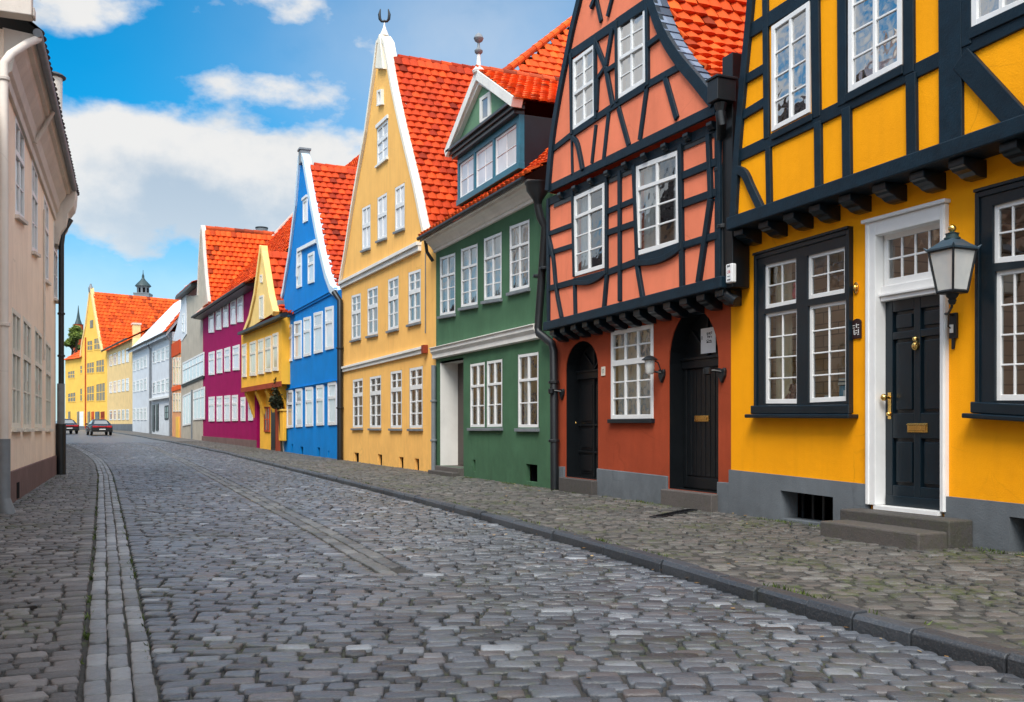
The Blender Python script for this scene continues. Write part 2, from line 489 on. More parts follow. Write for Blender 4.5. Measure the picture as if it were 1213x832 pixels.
def window(H, tl, tr, br, bl, yo=0., inset=.04, cols=2, up=1, lo=3, tf=.33, mull=.05, fw=.055, bar=.022,
           mat='white', gl='glass_mid', room='room_dark', curt=None, cmat='curtain', sill=None, holes=None,
           opaque=None, bevel=.004, label=None, hood=None, tmid=.06, vmulls=None):
    q = quad(H, tl, tr, br, bl, yo)
    W = q[1][0]-q[0][0]; Ht = (q[0][1]-q[3][1]+q[1][1]-q[2][1])/2
    y0 = yo+inset
    mb = MB(); fu, fv = fw/W, fw/Ht
    d = .06
    rect(mb, q, 0, fu, 0, 1, y0, y0+d); rect(mb, q, 1-fu, 1, 0, 1, y0, y0+d)
    rect(mb, q, fu, 1-fu, 0, fv, y0+.001, y0+d); rect(mb, q, fu, 1-fu, 1-fv, 1, y0+.001, y0+d)
    tv = 1-tf if tf else 1-fv
    if tf: rect(mb, q, fu, 1-fu, tv-tmid/Ht/2, tv+tmid/Ht/2, y0-.008, y0+d)
    vlo, vhi = fv, (tv-tmid/Ht/2 if tf else 1-fv)
    regs = [(vlo, vhi, lo)]
    if tf: regs.append((tv+tmid/Ht/2, 1-fv, up))
    mullset = vmulls if vmulls is not None else ([cols/2] if (mull and cols % 2 == 0) else [])
    for (a, b, n) in regs:
        for i in range(1, cols):
            u = fu+(1-2*fu)*i/cols
            w = (mull if i in mullset else bar)/W/2
            rect(mb, q, u-w, u+w, a, b, y0+(.004 if i in mullset else .012), y0+.045)
        for j in range(1, n):
            v = a+(b-a)*j/n; h = bar/Ht/2
            rect(mb, q, fu, 1-fu, v-h, v+h, y0+.014, y0+.042)
    if hood: rect(mb, q, -.03/W, 1+.03/W, 1, 1+hood/Ht, y0-.05, y0+d)
    o = mb.build('window', M[mat], H.root, bevel=bevel)
    if label: o['label'] = label
    for (a, b, n) in regs[:]:
        pass
    pb = MB()
    for (a, b, n) in regs:
        p = panes(q, fu, 1-fu, a, b, y0+.032, cols, n); pb.add(p.v, p.f)
    if opaque:
        pb.build('pane', M[opaque], o)
    else:
        pb.build('pane', M[gl], o)
        room_box(q, y0+.07, y0+.75+random.random()*.2).build('interior', M[room], o)
        if curt:
            cb = MB()
            for (u0, u1) in curt:
                c = curtain_mesh(q, fu*.5+u0*(1-fu), fu*.5+u1*(1-fu), fv*.3, 1-fv*.3, y0+.14, max(3, int((u1-u0)*W*9)))
                cb.add(c.v, c.f)
            cb.build('curtain', M[cmat], o)
    if holes is not None: holes.append(hole_of(q, -min(.02, fw*.4)))
    if sill:
        sb = MB()
        bl_, br_ = q[3], q[2]
        sb.prism([(bl_[0]-.04, bl_[1]-.075), (br_[0]+.04, br_[1]-.075), (br_[0]+.04, br_[1]-.004), (bl_[0]-.04, bl_[1]-.004)], yo-.075, yo+.05)
        sb.build('sill', M[sill], o, bevel=.006)
    return o

def vent(H, tl, tr, br, bl, yo, holes, depth=.35, bars=0, name='cellar_opening', shift=0):
    q = quad(H, tl, tr, br, bl, yo); holes.append(hole_of(q, 0))
    o = room_box(q, yo+depth*.55, yo+depth+.2, .004).build(name, M['void'], H.root)
    if bars:
        mb = MB()
        for i in range(bars):
            u = (i+.5)/bars; rect(mb, q, u-.02, u+.02, 0, 1, yo+depth*.5, yo+depth*.5+.02)
        mb.build('grille', M['iron'], o)
    return o

def moved(pts, dx=0, dz=0): return [(x+dx, z+dz) for x, z in pts]

def resample(prof, step):
    L = [0]
    for a, b in zip(prof, prof[1:]): L.append(L[-1]+math.hypot(b[0]-a[0], b[1]-a[1]))
    n = max(2, round(L[-1]/step)); out = []
    for i in range(n+1):
        t = L[-1]*i/n; k = 0
        while k < len(L)-2 and L[k+1] < t: k += 1
        f = (t-L[k])/max(1e-9, L[k+1]-L[k])
        out.append((prof[k][0]*(1-f)+prof[k+1][0]*f, prof[k][1]*(1-f)+prof[k+1][1]*f))
    return out

def tile_roof(mat, parent, prof, q0, q1, mapf, course=.30, tw=.25, lift=.045, wave=.035, name='roof', clip=None, flip=1, base=.02, scal=.04):
    """courses of single tiles over a swept profile; clip(s) gives the q range of a course"""
    P = resample(prof, course); mb = MB()
    SU = [0, .2, .5, .8, .999]; SH = [0, .75, 1, .75, 0]; SD = [0, .8, 1, .8, 0]
    n = len(P)-1
    for j in range(n):
        a, b = P[j], P[j+1]; dx, dz = b[0]-a[0], b[1]-a[1]; l = math.hypot(dx, dz)
        tx, tz = dx/l, dz/l; nx, nz = -tz*flip, tx*flip
        if nz < 0: nx, nz = -nx, -nz
        lo, hi = clip(j/n) if clip else (q0, q1)
        if hi-lo < .05: continue
        k0 = math.floor((lo-q0)/tw - .5*(j % 2)); q = q0 + (k0+.5*(j % 2))*tw
        while q < hi:
            r = min(1, max(0, random.gauss(.5, .22))); jl = lift*random.uniform(.85, 1.3)
            vs = []
            for row in range(3):
                for u, h, sd in zip(SU, SH, SD):
                    qq = min(hi, max(lo, q+u*tw))
                    if row == 0: px, pz, off = a[0]-tx*sd*scal, a[1]-tz*sd*scal, base+wave*h*.6
                    elif row == 1: px, pz, off = a[0]-tx*sd*scal, a[1]-tz*sd*scal, base+jl+wave*h
                    else: px, pz, off = b[0]+tx*.03, b[1]+tz*.03, base+wave*h*.7
                    vs.append(mapf(px+nx*off, qq, pz+nz*off))
            fs = []
            for row in range(2):
                for c in range(4):
                    i = row*5+c; fs.append((i, i+1, i+6, i+5))
            mb.add(vs, fs, r)
            q += tw
    # underlay so that nothing shows between the tiles
    U = resample(prof, course*3); vs = []; fs = []
    for i, p in enumerate(U):
        lo, hi = clip(i/(len(U)-1)) if clip else (q0, q1)
        vs += [mapf(p[0], lo, p[1]), mapf(p[0], max(lo, hi), p[1])]
    for i in range(len(U)-1): fs.append((2*i, 2*i+1, 2*i+3, 2*i+2))
    mb.add(vs, fs, .1)
    return mb.build(name, M[mat] if isinstance(mat, str) else mat, parent)

def ridge_tiles(a, b, mat, parent, r=.11, step=.36):
    mb = MB(); a = Vector(a); b = Vector(b); n = max(1, int((b-a).length/step))
    for i in range(n):
        p = a.lerp(b, i/n); q = a.lerp(b, (i+1.06)/n)
        mb.tube([p, q], [r*random.uniform(.98, 1.12), r*.9], 10)
    return mb.build('ridge', mat, parent)

def pipe(parent, pts, r, mat, name='downpipe', brackets=(), seg=10):
    o = MB().tube(pts, r, seg).build(name, M[mat], parent, smooth=True)
    if brackets:
        for (x, y, z) in brackets:
            MB().lathe([(r*1.25, -.03), (r*1.35, -.02), (r*1.35, .02), (r*1.25, .03)], (x, y, z), 12).build('collar', M[mat], o)
    return o

def beams(H, yo, rows, w=.15, out=.03, mat='navy', name='timber_frame', curved=()):
    mb = MB()
    for i, r in enumerate(rows):
        p = H.P(r[0], r[1], yo); q = H.P(r[2], r[3], yo)
        ww = r[4] if len(r) > 4 else w
        o = out + (i % 23)*.0013
        mb.bar(p, q, ww, yo-o, yo+.02)
    for k, (pts, ww) in enumerate(curved):
        L = smooth_line([H.P(a, b, yo) for a, b in pts])
        mb.strip(L, ww, yo-out-.0305-k*.0011, yo+.02)
    return mb.build(name, M[mat], H.root, bevel=.008)

def smooth_line(pts, n=5):
    """Catmull-Rom through the points"""
    out = []
    for i in range(len(pts)-1):
        p0 = pts[max(i-1, 0)]; p1 = pts[i]; p2 = pts[i+1]; p3 = pts[min(i+2, len(pts)-1)]
        for k in range(n):
            t = k/n
            out.append(tuple(.5*((2*p1[c]) + (-p0[c]+p2[c])*t + (2*p0[c]-5*p1[c]+4*p2[c]-p3[c])*t*t + (-p0[c]+3*p1[c]-3*p2[c]+p3[c])*t**3) for c in range(2)))
    out.append(pts[-1]); return out

def corbel(H, x, w, z1, h, yo_in, yo_out, mat='navy_gloss'):
    d = yo_in-yo_out
    prof = [(yo_in+.02, z1), (yo_out, z1), (yo_out, z1-h*.42), (yo_out+d*.12, z1-h*.5), (yo_out+d*.2, z1-h*.62),
            (yo_out+d*.4, z1-h*.72), (yo_out+d*.55, z1-h*.9), (yo_in-.08, z1-h), (yo_in+.02, z1-h)]
    return MB().prism_x(prof, x-w/2, x+w/2).build('corbel', M[mat], H.root, bevel=.008)
def onplane(px):
    d = sight(px, 505); return (FACADE_X, FACADE_X*d.y/d.x)
ROW = 'old town houses along the right side of the street'

def sash(H, parent, q, y0, cols, rows, gl='glass', fr=.05, bar=.02, mat='white'):
    W = q[1][0]-q[0][0]; Ht = q[0][1]-q[3][1]; mb = MB(); fu, fv = fr/W, fr/Ht
    rect(mb, q, 0, fu, 0, 1, y0, y0+.045); rect(mb, q, 1-fu, 1, 0, 1, y0, y0+.045)
    rect(mb, q, fu, 1-fu, 0, fv*1.3, y0+.001, y0+.045); rect(mb, q, fu, 1-fu, 1-fv, 1, y0+.001, y0+.045)
    for i in range(1, cols):
        u = fu+(1-2*fu)*i/cols; rect(mb, q, u-bar/W/2, u+bar/W/2, fv, 1-fv, y0+.008, y0+.035)
    for j in range(1, rows):
        v = fv*1.3+(1-2.3*fv)*j/rows; rect(mb, q, fu, 1-fu, v-bar/Ht/2, v+bar/Ht/2, y0+.010, y0+.033)
    o = mb.build('sash', M[mat], parent, bevel=.004)
    return o, panes(q, fu*.5, 1-fu*.5, fv, 1-fv*.5, y0+.026, cols, rows)

def cased_window(H, outer, sashes, holes, yo=0., room='room_brick_reflection', gl='glass', curts=()):
    q = quad(H, *outer, yo); qs = [quad(H, *s[0], yo) for s in sashes]
    o = facade([q[3], q[2], q[1], q[0]], [hole_of(s, -.004) for s in qs], yo-.05, M['navy_gloss'], H.root, reveal=.12, name='window')
    mb = MB(); W = q[1][0]-q[0][0]; Ht = q[0][1]-q[3][1]
    for (u0, u1, v0, v1) in ((0, .05/W, 0, 1), (1-.05/W, 1, 0, 1), (.05/W, 1-.05/W, 1-.06/Ht, 1)):
        rect(mb, q, u0, u1, v0, v1, yo-.075, yo+.02)
    rect(mb, q, -.0, 1.0, 1, 1+.035/Ht, yo-.10, yo+.02)
    mb.build('frame', M['navy_gloss'], o, bevel=.006)
    sb = MB(); a, b = q[3], q[2]
    sb.prism([(a[0]-.03, a[1]-.02), (b[0]+.03, b[1]-.02), (b[0]+.03, b[1]+.10), (a[0]-.03, a[1]+.10)], yo-.11, yo-.0502)
    sb.prism([(a[0]-.09, a[1]-.075), (b[0]+.09, b[1]-.075), (b[0]+.09, b[1]-.021), (a[0]-.09, a[1]-.021)], yo-.17, yo+.02)
    sb.build('sill', M['navy_gloss'], o, bevel=.012)
    for (s, qq) in zip(sashes, qs):
        _, p = sash(H, o, qq, yo-.02, s[1], s[2]); p.build('pane', M[gl], o)
    room_box(q, yo+.10, yo+.46, -.03).build('interior', M[room], o)
    cb = MB()
    for (k, u0, u1) in curts:
        c = curtain_mesh(qs[k], u0, u1, 0, 1, yo+.16, 4); cb.add(c.v, c.f)
    if curts: cb.build('curtain', M['linen'], o)
    holes.append(hole_of(q, -.03))
    return o, qs

# ================================================================== 1. orange half-timbered house
H = OR = Frame(onplane(866), onplane(1345))
house(H, 'timbered_house', 'deep orange house with near black half-timbered upper storey and black panelled front door', group=ROW)
JY = -.36
zl = H.P(868, 266, JY); zr = H.P(1165, 166, JY)
def jz(x): return zl[1]+(zr[1]-zl[1])*(x-zl[0])/(zr[0]-zl[0])
W = H.W
gh = []                                                       # openings of the ground floor
bw, bq = cased_window(H, ((897, 304), (1009.7, 272), (1012, 489), (898.5, 489)),
    [(((908, 314), (946.5, 305.5), (947, 359.5), (908.2, 367)), 2, 2), (((908.2, 372), (947, 365.5), (948.3, 478.5), (908.6, 478.5)), 2, 4),
     (((959, 303), (1003.5, 292), (1005.5, 347.5), (959.5, 355.5)), 2, 2), (((960, 362.5), (1005.5, 355), (1006.5, 475.5), (961, 477.5)), 2, 4)], gh,
    curts=((0, .0, .5), (1, .0, .5)))
rw, rq = cased_window(H, ((1159, 230), (1302, 192), (1302, 496), (1162, 487)),
    [(((1179, 244), (1222, 233), (1222, 309), (1180, 313)), 2, 2), (((1181, 322), (1223, 316), (1224, 475), (1183, 475)), 2, 4),
     (((1240, 228), (1290, 215), (1290, 300), (1240, 306)), 2, 2), (((1240, 313), (1290, 308), (1290, 477), (1240, 476)), 2, 4)], gh)
# inner shelf that carries the little things in the big window
sh = MB(); q = bq[0]; sh.box(q[0][0]-.05, bq[2][1][0]+.05, .05, .30, q[3][1]-.05, q[3][1]-.02); 
q = bq[1]; sh.box(q[0][0]-.05, bq[3][1][0]+.05, .05, .40, q[3][1]-.03, q[3][1]+.005)
sh.build('shelf', M['white'], bw)
SH1, SH2 = bq[0][3][1]-.02, bq[1][3][1]+.005
# front door
dx0 = H.X(1029); dx1 = H.X(1124); dzt = H.P(1075, 254)[1]; dzb = H.P(1085, 603)[1]
ox0 = dx0+.17; ox1 = dx1-.075
gh.append([(dx0+.05, dzb-.03), (dx1-.03, dzb-.03), (dx1-.03, dzt-.05), (dx0+.05, dzt-.05)])
cz0 = -.05
vent(H, (927.5, 581), (990, 589), (990, 622), (927.5, 614), 0, gh, .5, bars=5)
vent(H, (1199, 612), (1262, 620), (1262, 672), (1199, 664), 0, gh, .5)
vh = gh[-2:]; gh[-2:] = [[(h[0][0]-.05, h[0][1]-.05), (h[1][0]+.05, h[1][1]-.05), (h[2][0]+.05, h[2][1]+.05), (h[3][0]-.05, h[3][1]+.05)] for h in vh]
facade([(0, -.2), (W, -.2), (W, jz(W)+.1), (0, jz(0)+.1)], gh, 0, M['orange'], H.root, back=7, reveal=.25)
pz = [H.P(866, 556.5)[1], H.P(1037, 574.5)[1], H.P(1123, 588)[1], H.P(1213, 596)[1]]
pm = MB()
zL, zR = pz[0], pz[1]
facade([(0, -.2), (dx0+.04, -.2), (dx0+.04, zR), (0, zL)], [vh[0]], -.045, M['plinth'], H.root, reveal=.3, name='plinth', back=.02, back_face=False)
facade([(dx1-.02, -.2), (W, -.2), (W, pz[3]-.03), (dx1-.02, pz[2])], [vh[1]], -.045, M['plinth'], H.root, reveal=.3, name='plinth', back=.02, back_face=False)
# door case, fanlight and leaf
dc = MB()
dc.box(dx0, ox0, -.06, .22, dzb, dzt-.0); dc.box(ox1, dx1, -.06, .22, dzb, dzt)
dc.box(ox0, ox1, -.059, .22, dzt-.17, dzt-.001)
dc.box(dx0+.02, ox0-.10, -.075, -.05, dzb, dzt-.03); dc.box(ox1+.045, dx1-.01, -.075, -.05, dzb, dzt-.03)
dc.box(dx0-.03, dx1+.03, -.10, .0, dzt+.001, dzt+.045)
fz0 = H.P(1078, 333)[1]; fz1 = H.P(1078, 270)[1]; lz = H.P(1082, 351)[1]
dc.box(ox0+.001, ox1-.001, .02, .2, lz, lz+.055); dc.box(ox0+.001, ox1-.001, -.01, .2, lz+.056, lz+.09); dc.box(ox0+.001, ox1-.001, .03, .2, lz+.091, fz0)
case = dc.build('door_case', M['white'], H.root, bevel=.008)
fq = [(ox0+.01, fz1), (ox1-.01, fz1), (ox1-.01, fz0), (ox0+.01, fz0)]
fs_, fp = sash(H, case, fq, .07, 4, 2, fr=.065, bar=.024); fp.build('pane', M['glass'], case)
room_box(fq, .16, .8, .02).build('interior', M['room_brick_reflection'], case)
dl = MB(); y = .10
LW = ox1-ox0; LH = lz-dzb
dl.box(ox0, ox1, y+.045, y+.075, dzb, lz)
st = [0, .12, .47, .55, .88, 1.0]
def dq(u0, u1, v0, v1, ya, yb): dl.box(ox0+u0*LW, ox0+u1*LW, ya, yb, dzb+v0*LH, dzb+v1*LH)
for a, b in ((0, .12), (.46, .56), (.88, 1)): dq(a, b, 0, 1, y, y+.046)
for a, b in ((0, .10), (.33, .45), (.81, .845), (.945, 1)):
    dq(.12, .46, a, b, y+.001, y+.046); dq(.56, .88, a, b, y+.001, y+.046)
for u0, u1 in ((.12, .46), (.56, .88)):
    for v0, v1 in ((.10, .33), (.45, .81), (.845, .945)):
        e = .045; dq(u0+e, u1-e, v0+.018, v1-.018, y+.012, y+.046)
dq(0.02, .98, .0, .05, y-.02, y+.0005)
leaf = dl.build('door', M['navy_gloss'], H.root, bevel=.007); leaf['label'] = 'black panelled front door with brass letter plate and knocker'
th = MB().box(ox0+.001, ox1-.001, -.09, .19, dzb-.045, dzb-.001).build('threshold', M['white'], H.root)
kx, kz = H.P(1051, 471, y-.05); kn = MB()
kx = ox0+.075
kn.tube([(kx, y, kz), (kx, y-.07, kz)], .02, 10); kn.ball((kx, y-.095, kz), .042, 12)
kn.prism([(kx-.025, kz-.26), (kx+.025, kz-.26), (kx+.025, kz+.06), (kx-.025, kz+.06)], y-.008, y+.001)
kn.ball((kx, y-.02, kz-.20), .028, 10)
kn.build('handle', M['brass'], leaf, smooth=True)
lx0, lz0 = ox0+.37*LW, H.P(1085, 507)[1]
lb = MB(); lb.box(lx0, lx0+.31*LW, y-.014, y, lz0-.055, lz0+.055); lb.box(lx0+.02, lx0+.31*LW-.02, y-.024, y-.014, lz0-.035, lz0+.03)
lb.box(lx0+.0, lx0+.31*LW, y-.03, y-.0141, lz0+.031, lz0+.045)
lb.build('letter_plate', M['brass'], leaf, bevel=.004)
nx, nz = ox0+.50*LW, H.P(1082, 408)[1]
nk = MB(); nk.ball((nx, y-.02, nz+.07), .03); nk.ball((nx+.01, y-.022, nz-.015), .045, 12, 1.15)
nk.tube([(nx, y-.04, nz+.07), (nx+.05, y-.045, nz+.03), (nx+.03, y-.05, nz-.03)], .011, 8)
nk.build('knocker', M['brass'], leaf, smooth=True)
# upper storey
edge = [H.P(868, 262, JY), H.P(873, 190, JY), H.P(880, 100, JY), H.P(889, 0, JY), H.P(900, -130, JY)]
up = [(edge[0][0], jz(edge[0][0])), (W, jz(W)), (W, 6.0), (W-.7, 8.5), (W/2, 12.6)] + [edge[4], edge[3], edge[2], edge[1]]
uh = []
window(H, (914.5, 33), (960, 2), (962, 133), (917.5, 156), JY, -.035, 2, 1, 4, None, .045, .065, .022, gl='glass_sky', holes=uh, curt=None)
window(H, (1007, -29), (1070.6, -63), (1070.6, 77), (1007, 110.5), JY, -.035, 2, 1, 4, None, .045, .07, .024, gl='glass_sky', holes=uh)
window(H, (1153, -122), (1225, -160), (1225, 2), (1153, 34), JY, -.035, 2, 1, 4, None, .045, .07, .024, gl='glass_sky', holes=uh)
facade(up, uh, JY, M['orange'], H.root, back=7, reveal=.2, closed_bottom=True)
sx = lambda x: jz(x)
sb = MB(); sb.prism([(edge[0][0]-.06, sx(edge[0][0])-.085), (W, sx(W)-.085), (W, sx(W)+.10), (edge[0][0]-.06, sx(edge[0][0])+.10)], JY-.075, -.01)
sb.build('sill_beam', M['navy'], H.root, bevel=.015)
rows = [(873, 187, 971, 141, .17), (971, 141, 1116, 70, .17), (1141, 58, 1345, -42, .19),
        (886, 40, 962, -8, .2), (962, -8, 1116, -92, .2), (877, 99, 906, 82, .13), (875, 141, 908, 121, .13),
        (908, -20, 910, 165, .11), (966.5, -60, 969, 140, .15), (999, -90, 1000, 125, .15), (1078, -120, 1079, 88, .15),
        (1127, -200, 1129, 178, .30), (1147, -120, 1148, 55, .12),
        (912, 175, 913.5, 252, .10), (971, 145, 972, 232, .12), (1005, 128, 1006, 218, .14), (1082, 88, 1083, 190, .14),
        (1141, 70, 1214, 150, .24), (1232, -150, 1234, 140, .16), (1152, 41, 1228, 6, .12), (917, 163, 965, 139, .09), (1004, 118, 1073, 83, .10), (1290, -170, 1292, 110, .15)]
beams(H, JY, rows, curved=[([(871, 262), (875, 190), (882.5, 100), (892, 0), (903, -130)], .13),
                           ([(873, 201), (884, 206), (893, 225), (905, 250)], .12)])
for px in (885, 915, 945, 976, 1012, 1053, 1098, 1145, 1207, 1265):
    x = H.X(px, -.18); corbel(H, x, .205, jz(x)-.09, .195, 0, JY+.02)
mv = lambda p, q, z: (p, q, z)
prof = [(W+.3, 5.6), (W-.7, 8.5), (W/2, 12.6)]
tile_roof(M['tile_hot'], H.root, prof, JY+.05, 7, mv, course=.4, tw=.35)
prof = [(p[0], p[1]) for p in edge[1:]]+[(W/2, 12.6)]
tile_roof(M['tile_hot'], H.root, prof, JY+.05, 7, mv, course=.4, tw=.35)

# ================================================================== 2. salmon half-timbered house
H = RD = Frame(onplane(655), onplane(866))
house(H, 'timbered_house', 'salmon red half-timbered house with bell shaped gable and two black arched doors', group=ROW)
W = H.W; JY = -.34; GY = -.46
zl = H.P(650, 386, JY); zr = H.P(852, 335, JY)
def jz2(x): return zl[1]+(zr[1]-zl[1])*(x-zl[0])/(zr[0]-zl[0])
xl1 = zl[0]-.02; xr1 = H.X(853.5, JY)
gh = []
window(H, (724.5, 393), (773, 384), (775.6, 496), (724.7, 496.6), 0, -.02, 3, 2, 3, .37, .05, .075, .026, gl='glass_mid', holes=gh, curt=[(0, 1)], sill='navy_gloss', vmulls=[1, 2], tmid=.10)
def arch(px0, px1, pz0, pzs, pza):
    x0, x1 = H.X(px0), H.X(px1); z0 = H.P((px0+px1)/2, pz0)[1]; zs = H.P((px0+px1)/2, pzs)[1]; za = H.P((px0+px1)/2, pza)[1]
    n = 14; pts = [(x0, z0), (x1, z0)]
    for i in range(n+1):
        a = math.pi*i/n; pts.append(((x0+x1)/2+(x1-x0)/2*math.cos(a), zs+(za-zs)*math.sin(a)))
    return pts, x0, x1, z0, zs, za
A1 = arch(670, 708.5, 567, 437, 404); A2 = arch(792, 851, 582, 428, 366)
gh += [A1[0], A2[0]]
facade([(0, -.2), (W, -.2), (W, jz2(W)+.05), (0, jz2(0)+.05)], gh, 0, M['rust'], H.root, back=8, reveal=.02)
for k, (A, nm) in enumerate(((A1, 'narrow arched black door with carved panels'), (A2, 'wide arched black plank door with brass letter plate'))):
    pts, x0, x1, z0, zs, za = A; D = .34
    n = len(pts); mb = MB()
    mb.add([(x, .0205, z) for x, z in pts]+[(x, D, z) for x, z in pts], [(i, (i+1) % n, (i+1) % n+n, i+n) for i in range(n)], .5)
    mb.build('door_reveal', M['black'], H.root)
    d = MB(); d.prism([(x, z) for x, z in pts], D-.02, D+.04)
    tz = H.P(830, 431, D)[1] if k else H.P(690, 446, D)[1]
    w = x1-x0
    d.box(x0+.01, x1-.01, D-.09, D-.02, tz-.07, tz+.06); d.box(x0+.01, x1-.01, D-.12, D-.0201, tz+.061, tz+.10)
    if k:
        m = 9
        for i in range(m):
            a = x0+.1+(w-.2)*i/m; d.box(a+.012, a+(w-.2)/m-.008, D-.045, D-.02, z0+.22, tz-.09)
        d.box(x0+.01, x0+.1, D-.055, D-.02, z0+.02, tz-.071); d.box(x1-.1, x1-.01, D-.055, D-.02, z0+.02, tz-.071)
        d.box(x0+.1, x1-.1, D-.055, D-.02, z0+.02, z0+.2)
    else:
        for (v0, v1) in ((.04, .24), (.27, .50), (.53, .93)):
            for (a, b) in ((.08, .47), (.53, .92)):
                X0, X1 = x0+a*w, x0+b*w; Z0, Z1 = z0+v0*(tz-z0), z0+v1*(tz-z0)
                d.box(X0, X1, D-.035, D-.02, Z0, Z1); d.box(X0+.04, X1-.04, D-.055, D-.035, Z0+.05, Z1-.05)
        d.box(x0+.485*w, x0+.515*w, D-.07, D-.02, z0+.02, tz-.08)
        for zz in (.25, .515): d.box(x0+.02, x1-.02, D-.062, D-.02, z0+zz*(tz-z0)-.02, z0+zz*(tz-z0)+.02)
    leaf = d.build('door', M['black'], H.root, bevel=.006); leaf['label'] = nm
    # fanlight behind bars
    fl = MB(); zz0 = tz+.12
    arc = [(x, z) for x, z in pts[2:] if z > zz0]
    cx = (x0+x1)/2
    for i in (1, 2, 3):
        a = math.pi*i/4; fl.bar((cx, zz0), (cx+w*.44*math.cos(a), zs+(za-zs)*.9*math.sin(a)), .03, D-.06, D-.025)
    fl.build('fanlight', M['iron'], leaf)
    hb = MB()
    if k:
        lx, lz_ = H.P(831, 496, D-.06)
        hb.box(lx-.2, lx+.2, D-.065, D-.045, lz_-.05, lz_+.05); hb.box(lx-.16, lx+.16, D-.075, D-.065, lz_-.025, lz_+.025)
        hb.build('letter_plate', M['brass'], leaf, bevel=.004)
    else:
        lx, lz_ = H.P(684, 501.5, D-.06); hb.ball((lx, D-.10, lz_), .03); hb.build('handle', M['brass'], leaf, smooth=True)
zp = [H.P(658, 553)[1], H.P(670, 553)[1], H.P(708, 555)[1], H.P(796.5, 564.7)[1], H.P(851, 571)[1], H.P(866, 572)[1]]
pm = [MB(), MB(), MB()]
pm[0].prism([(0, -.2), (A1[1]-.01, -.2), (A1[1]-.01, zp[1]), (0, zp[0])], -.04, .015)
pm[1].prism([(A1[2]+.01, -.2), (A2[1]-.01, -.2), (A2[1]-.01, zp[3]), (A1[2]+.01, zp[2])], -.04, .015)
pm[2].prism([(A2[2]+.01, -.2), (W, -.2), (W, zp[5]), (A2[2]+.01, zp[4])], -.04, .015)
[p.build('plinth', M['plinth'], H.root, bevel=.01) for p in pm]
# first floor
fh = []
window(H, (680, 234), (716.5, 217), (718, 317.5), (682.7, 327.6), JY, -.03, 2, 1, 3, .27, .06, .075, .026, gl='glass_mid', holes=fh, curt=[(0, .35)])
window(H, (753, 197.7), (804, 178.7), (807, 288.5), (757, 303), JY, -.03, 2, 1, 3, .27, .06, .08, .028, gl='glass_mid', holes=fh, curt=[(0, .3), (.75, 1)])
tl_, tr_ = H.P(650, 236, JY), H.P(853, 142, JY)
f1 = [(xl1, jz2(xl1)), (xr1, jz2(xr1)), (xr1, tr_[1]), (xl1, tl_[1])]
facade(f1, fh, JY, M['salmon'], H.root, back=8, reveal=.15, closed_bottom=True)
sb = MB(); sb.prism([(xl1-.08, jz2(xl1)-.10), (xr1+.12, jz2(xr1)-.10), (xr1+.12, jz2(xr1)+.075), (xl1-.08, jz2(xl1)+.075)], JY-.085, -.01)
sb.build('sill_beam', M['navy'], H.root, bevel=.015)
rows = [(650, 240, 850, 150, .16), (651.6, 277, 679, 267, .10), (652, 300, 681, 291, .10), (651.6, 342, 718.5, 324, .12), (718.5, 324, 757, 309.5, .12), (757, 309.5, 812, 291, .15), (812, 291, 851, 279, .12),
        (718.5, 252, 754, 237, .10), (718.5, 277, 755, 264.5, .11), (809, 209, 850, 192, .12), (810.6, 242, 850, 228, .12), (810, 291, 850, 280, .10),
        (650.5, 236, 651, 383, .10), (679.5, 222, 681.5, 328, .08), (682, 330, 683, 373, .09), (720, 212, 720, 325, .08), (735.5, 203, 735.8, 357, .09),
        (720.5, 326, 717, 366, .10), (752.5, 196, 757, 314, .09), (756.5, 314, 763, 353, .10), (807.5, 172, 810, 340, .10),
        (841, 160, 844, 236, .09), (844, 236, 829.5, 335, .11), (851, 146, 851.5, 332, .13)]
beams(H, JY, rows, curved=[([(651.6, 281), (657, 306), (660.5, 341.5), (667, 377)], .08),
                           ([(757, 312), (778, 310), (795, 303), (810, 292)], .10), ([(683, 335), (698, 335), (710, 330), (719, 323)], .09)])
n = 13
for i in range(n):
    x = xl1+.15+(xr1-xl1-.2)*i/(n-1); corbel(H, x, .2, jz2(x)-.10, .23, 0, JY+.0)
# bell gable
L = [(650.5, 226), (656, 165), (664, 114), (672, 73), (680, 33), (688, 0), (696, -40), (706, -90), (716, -130), (722, -152)]
R = [(848, 122), (838, 110), (826, 95), (806, 71), (788, 42), (775, 8), (766, -30), (752, -80), (738, -125), (727, -152)]
Lp = [H.P(a, b, GY) for a, b in L]; Rp = [H.P(a, b, GY) for a, b in R]
b0, b1 = H.P(650.5, 228, GY), H.P(848, 133, GY)
gz = lambda x: b0[1]+(b1[1]-b0[1])*(x-b0[0])/(b1[0]-b0[0])
gh2 = []
window(H, (679.4, 72), (705.4, 52.5), (706, 137.5), (680.7, 154), GY, -.03, 2, 2, 2, .5, .05, .07, .02, gl='glass_sky', holes=gh2, curt=[(0, 1)])
window(H, (733, 25), (765, 7), (766.5, 97), (733.6, 118), GY, -.03, 2, 2, 2, .5, .05, .075, .022, gl='glass_sky', holes=gh2, curt=[(0, 1)])
Rs = smooth_line(Rp, 4); Ls = smooth_line(Lp, 4)
facade([b0, b1]+Rs[1:-1]+[(Rs[-1][0], Rs[-1][1])]+Ls[::-1][:-1], gh2, GY, M['salmon'], H.root, back=None, reveal=.15)
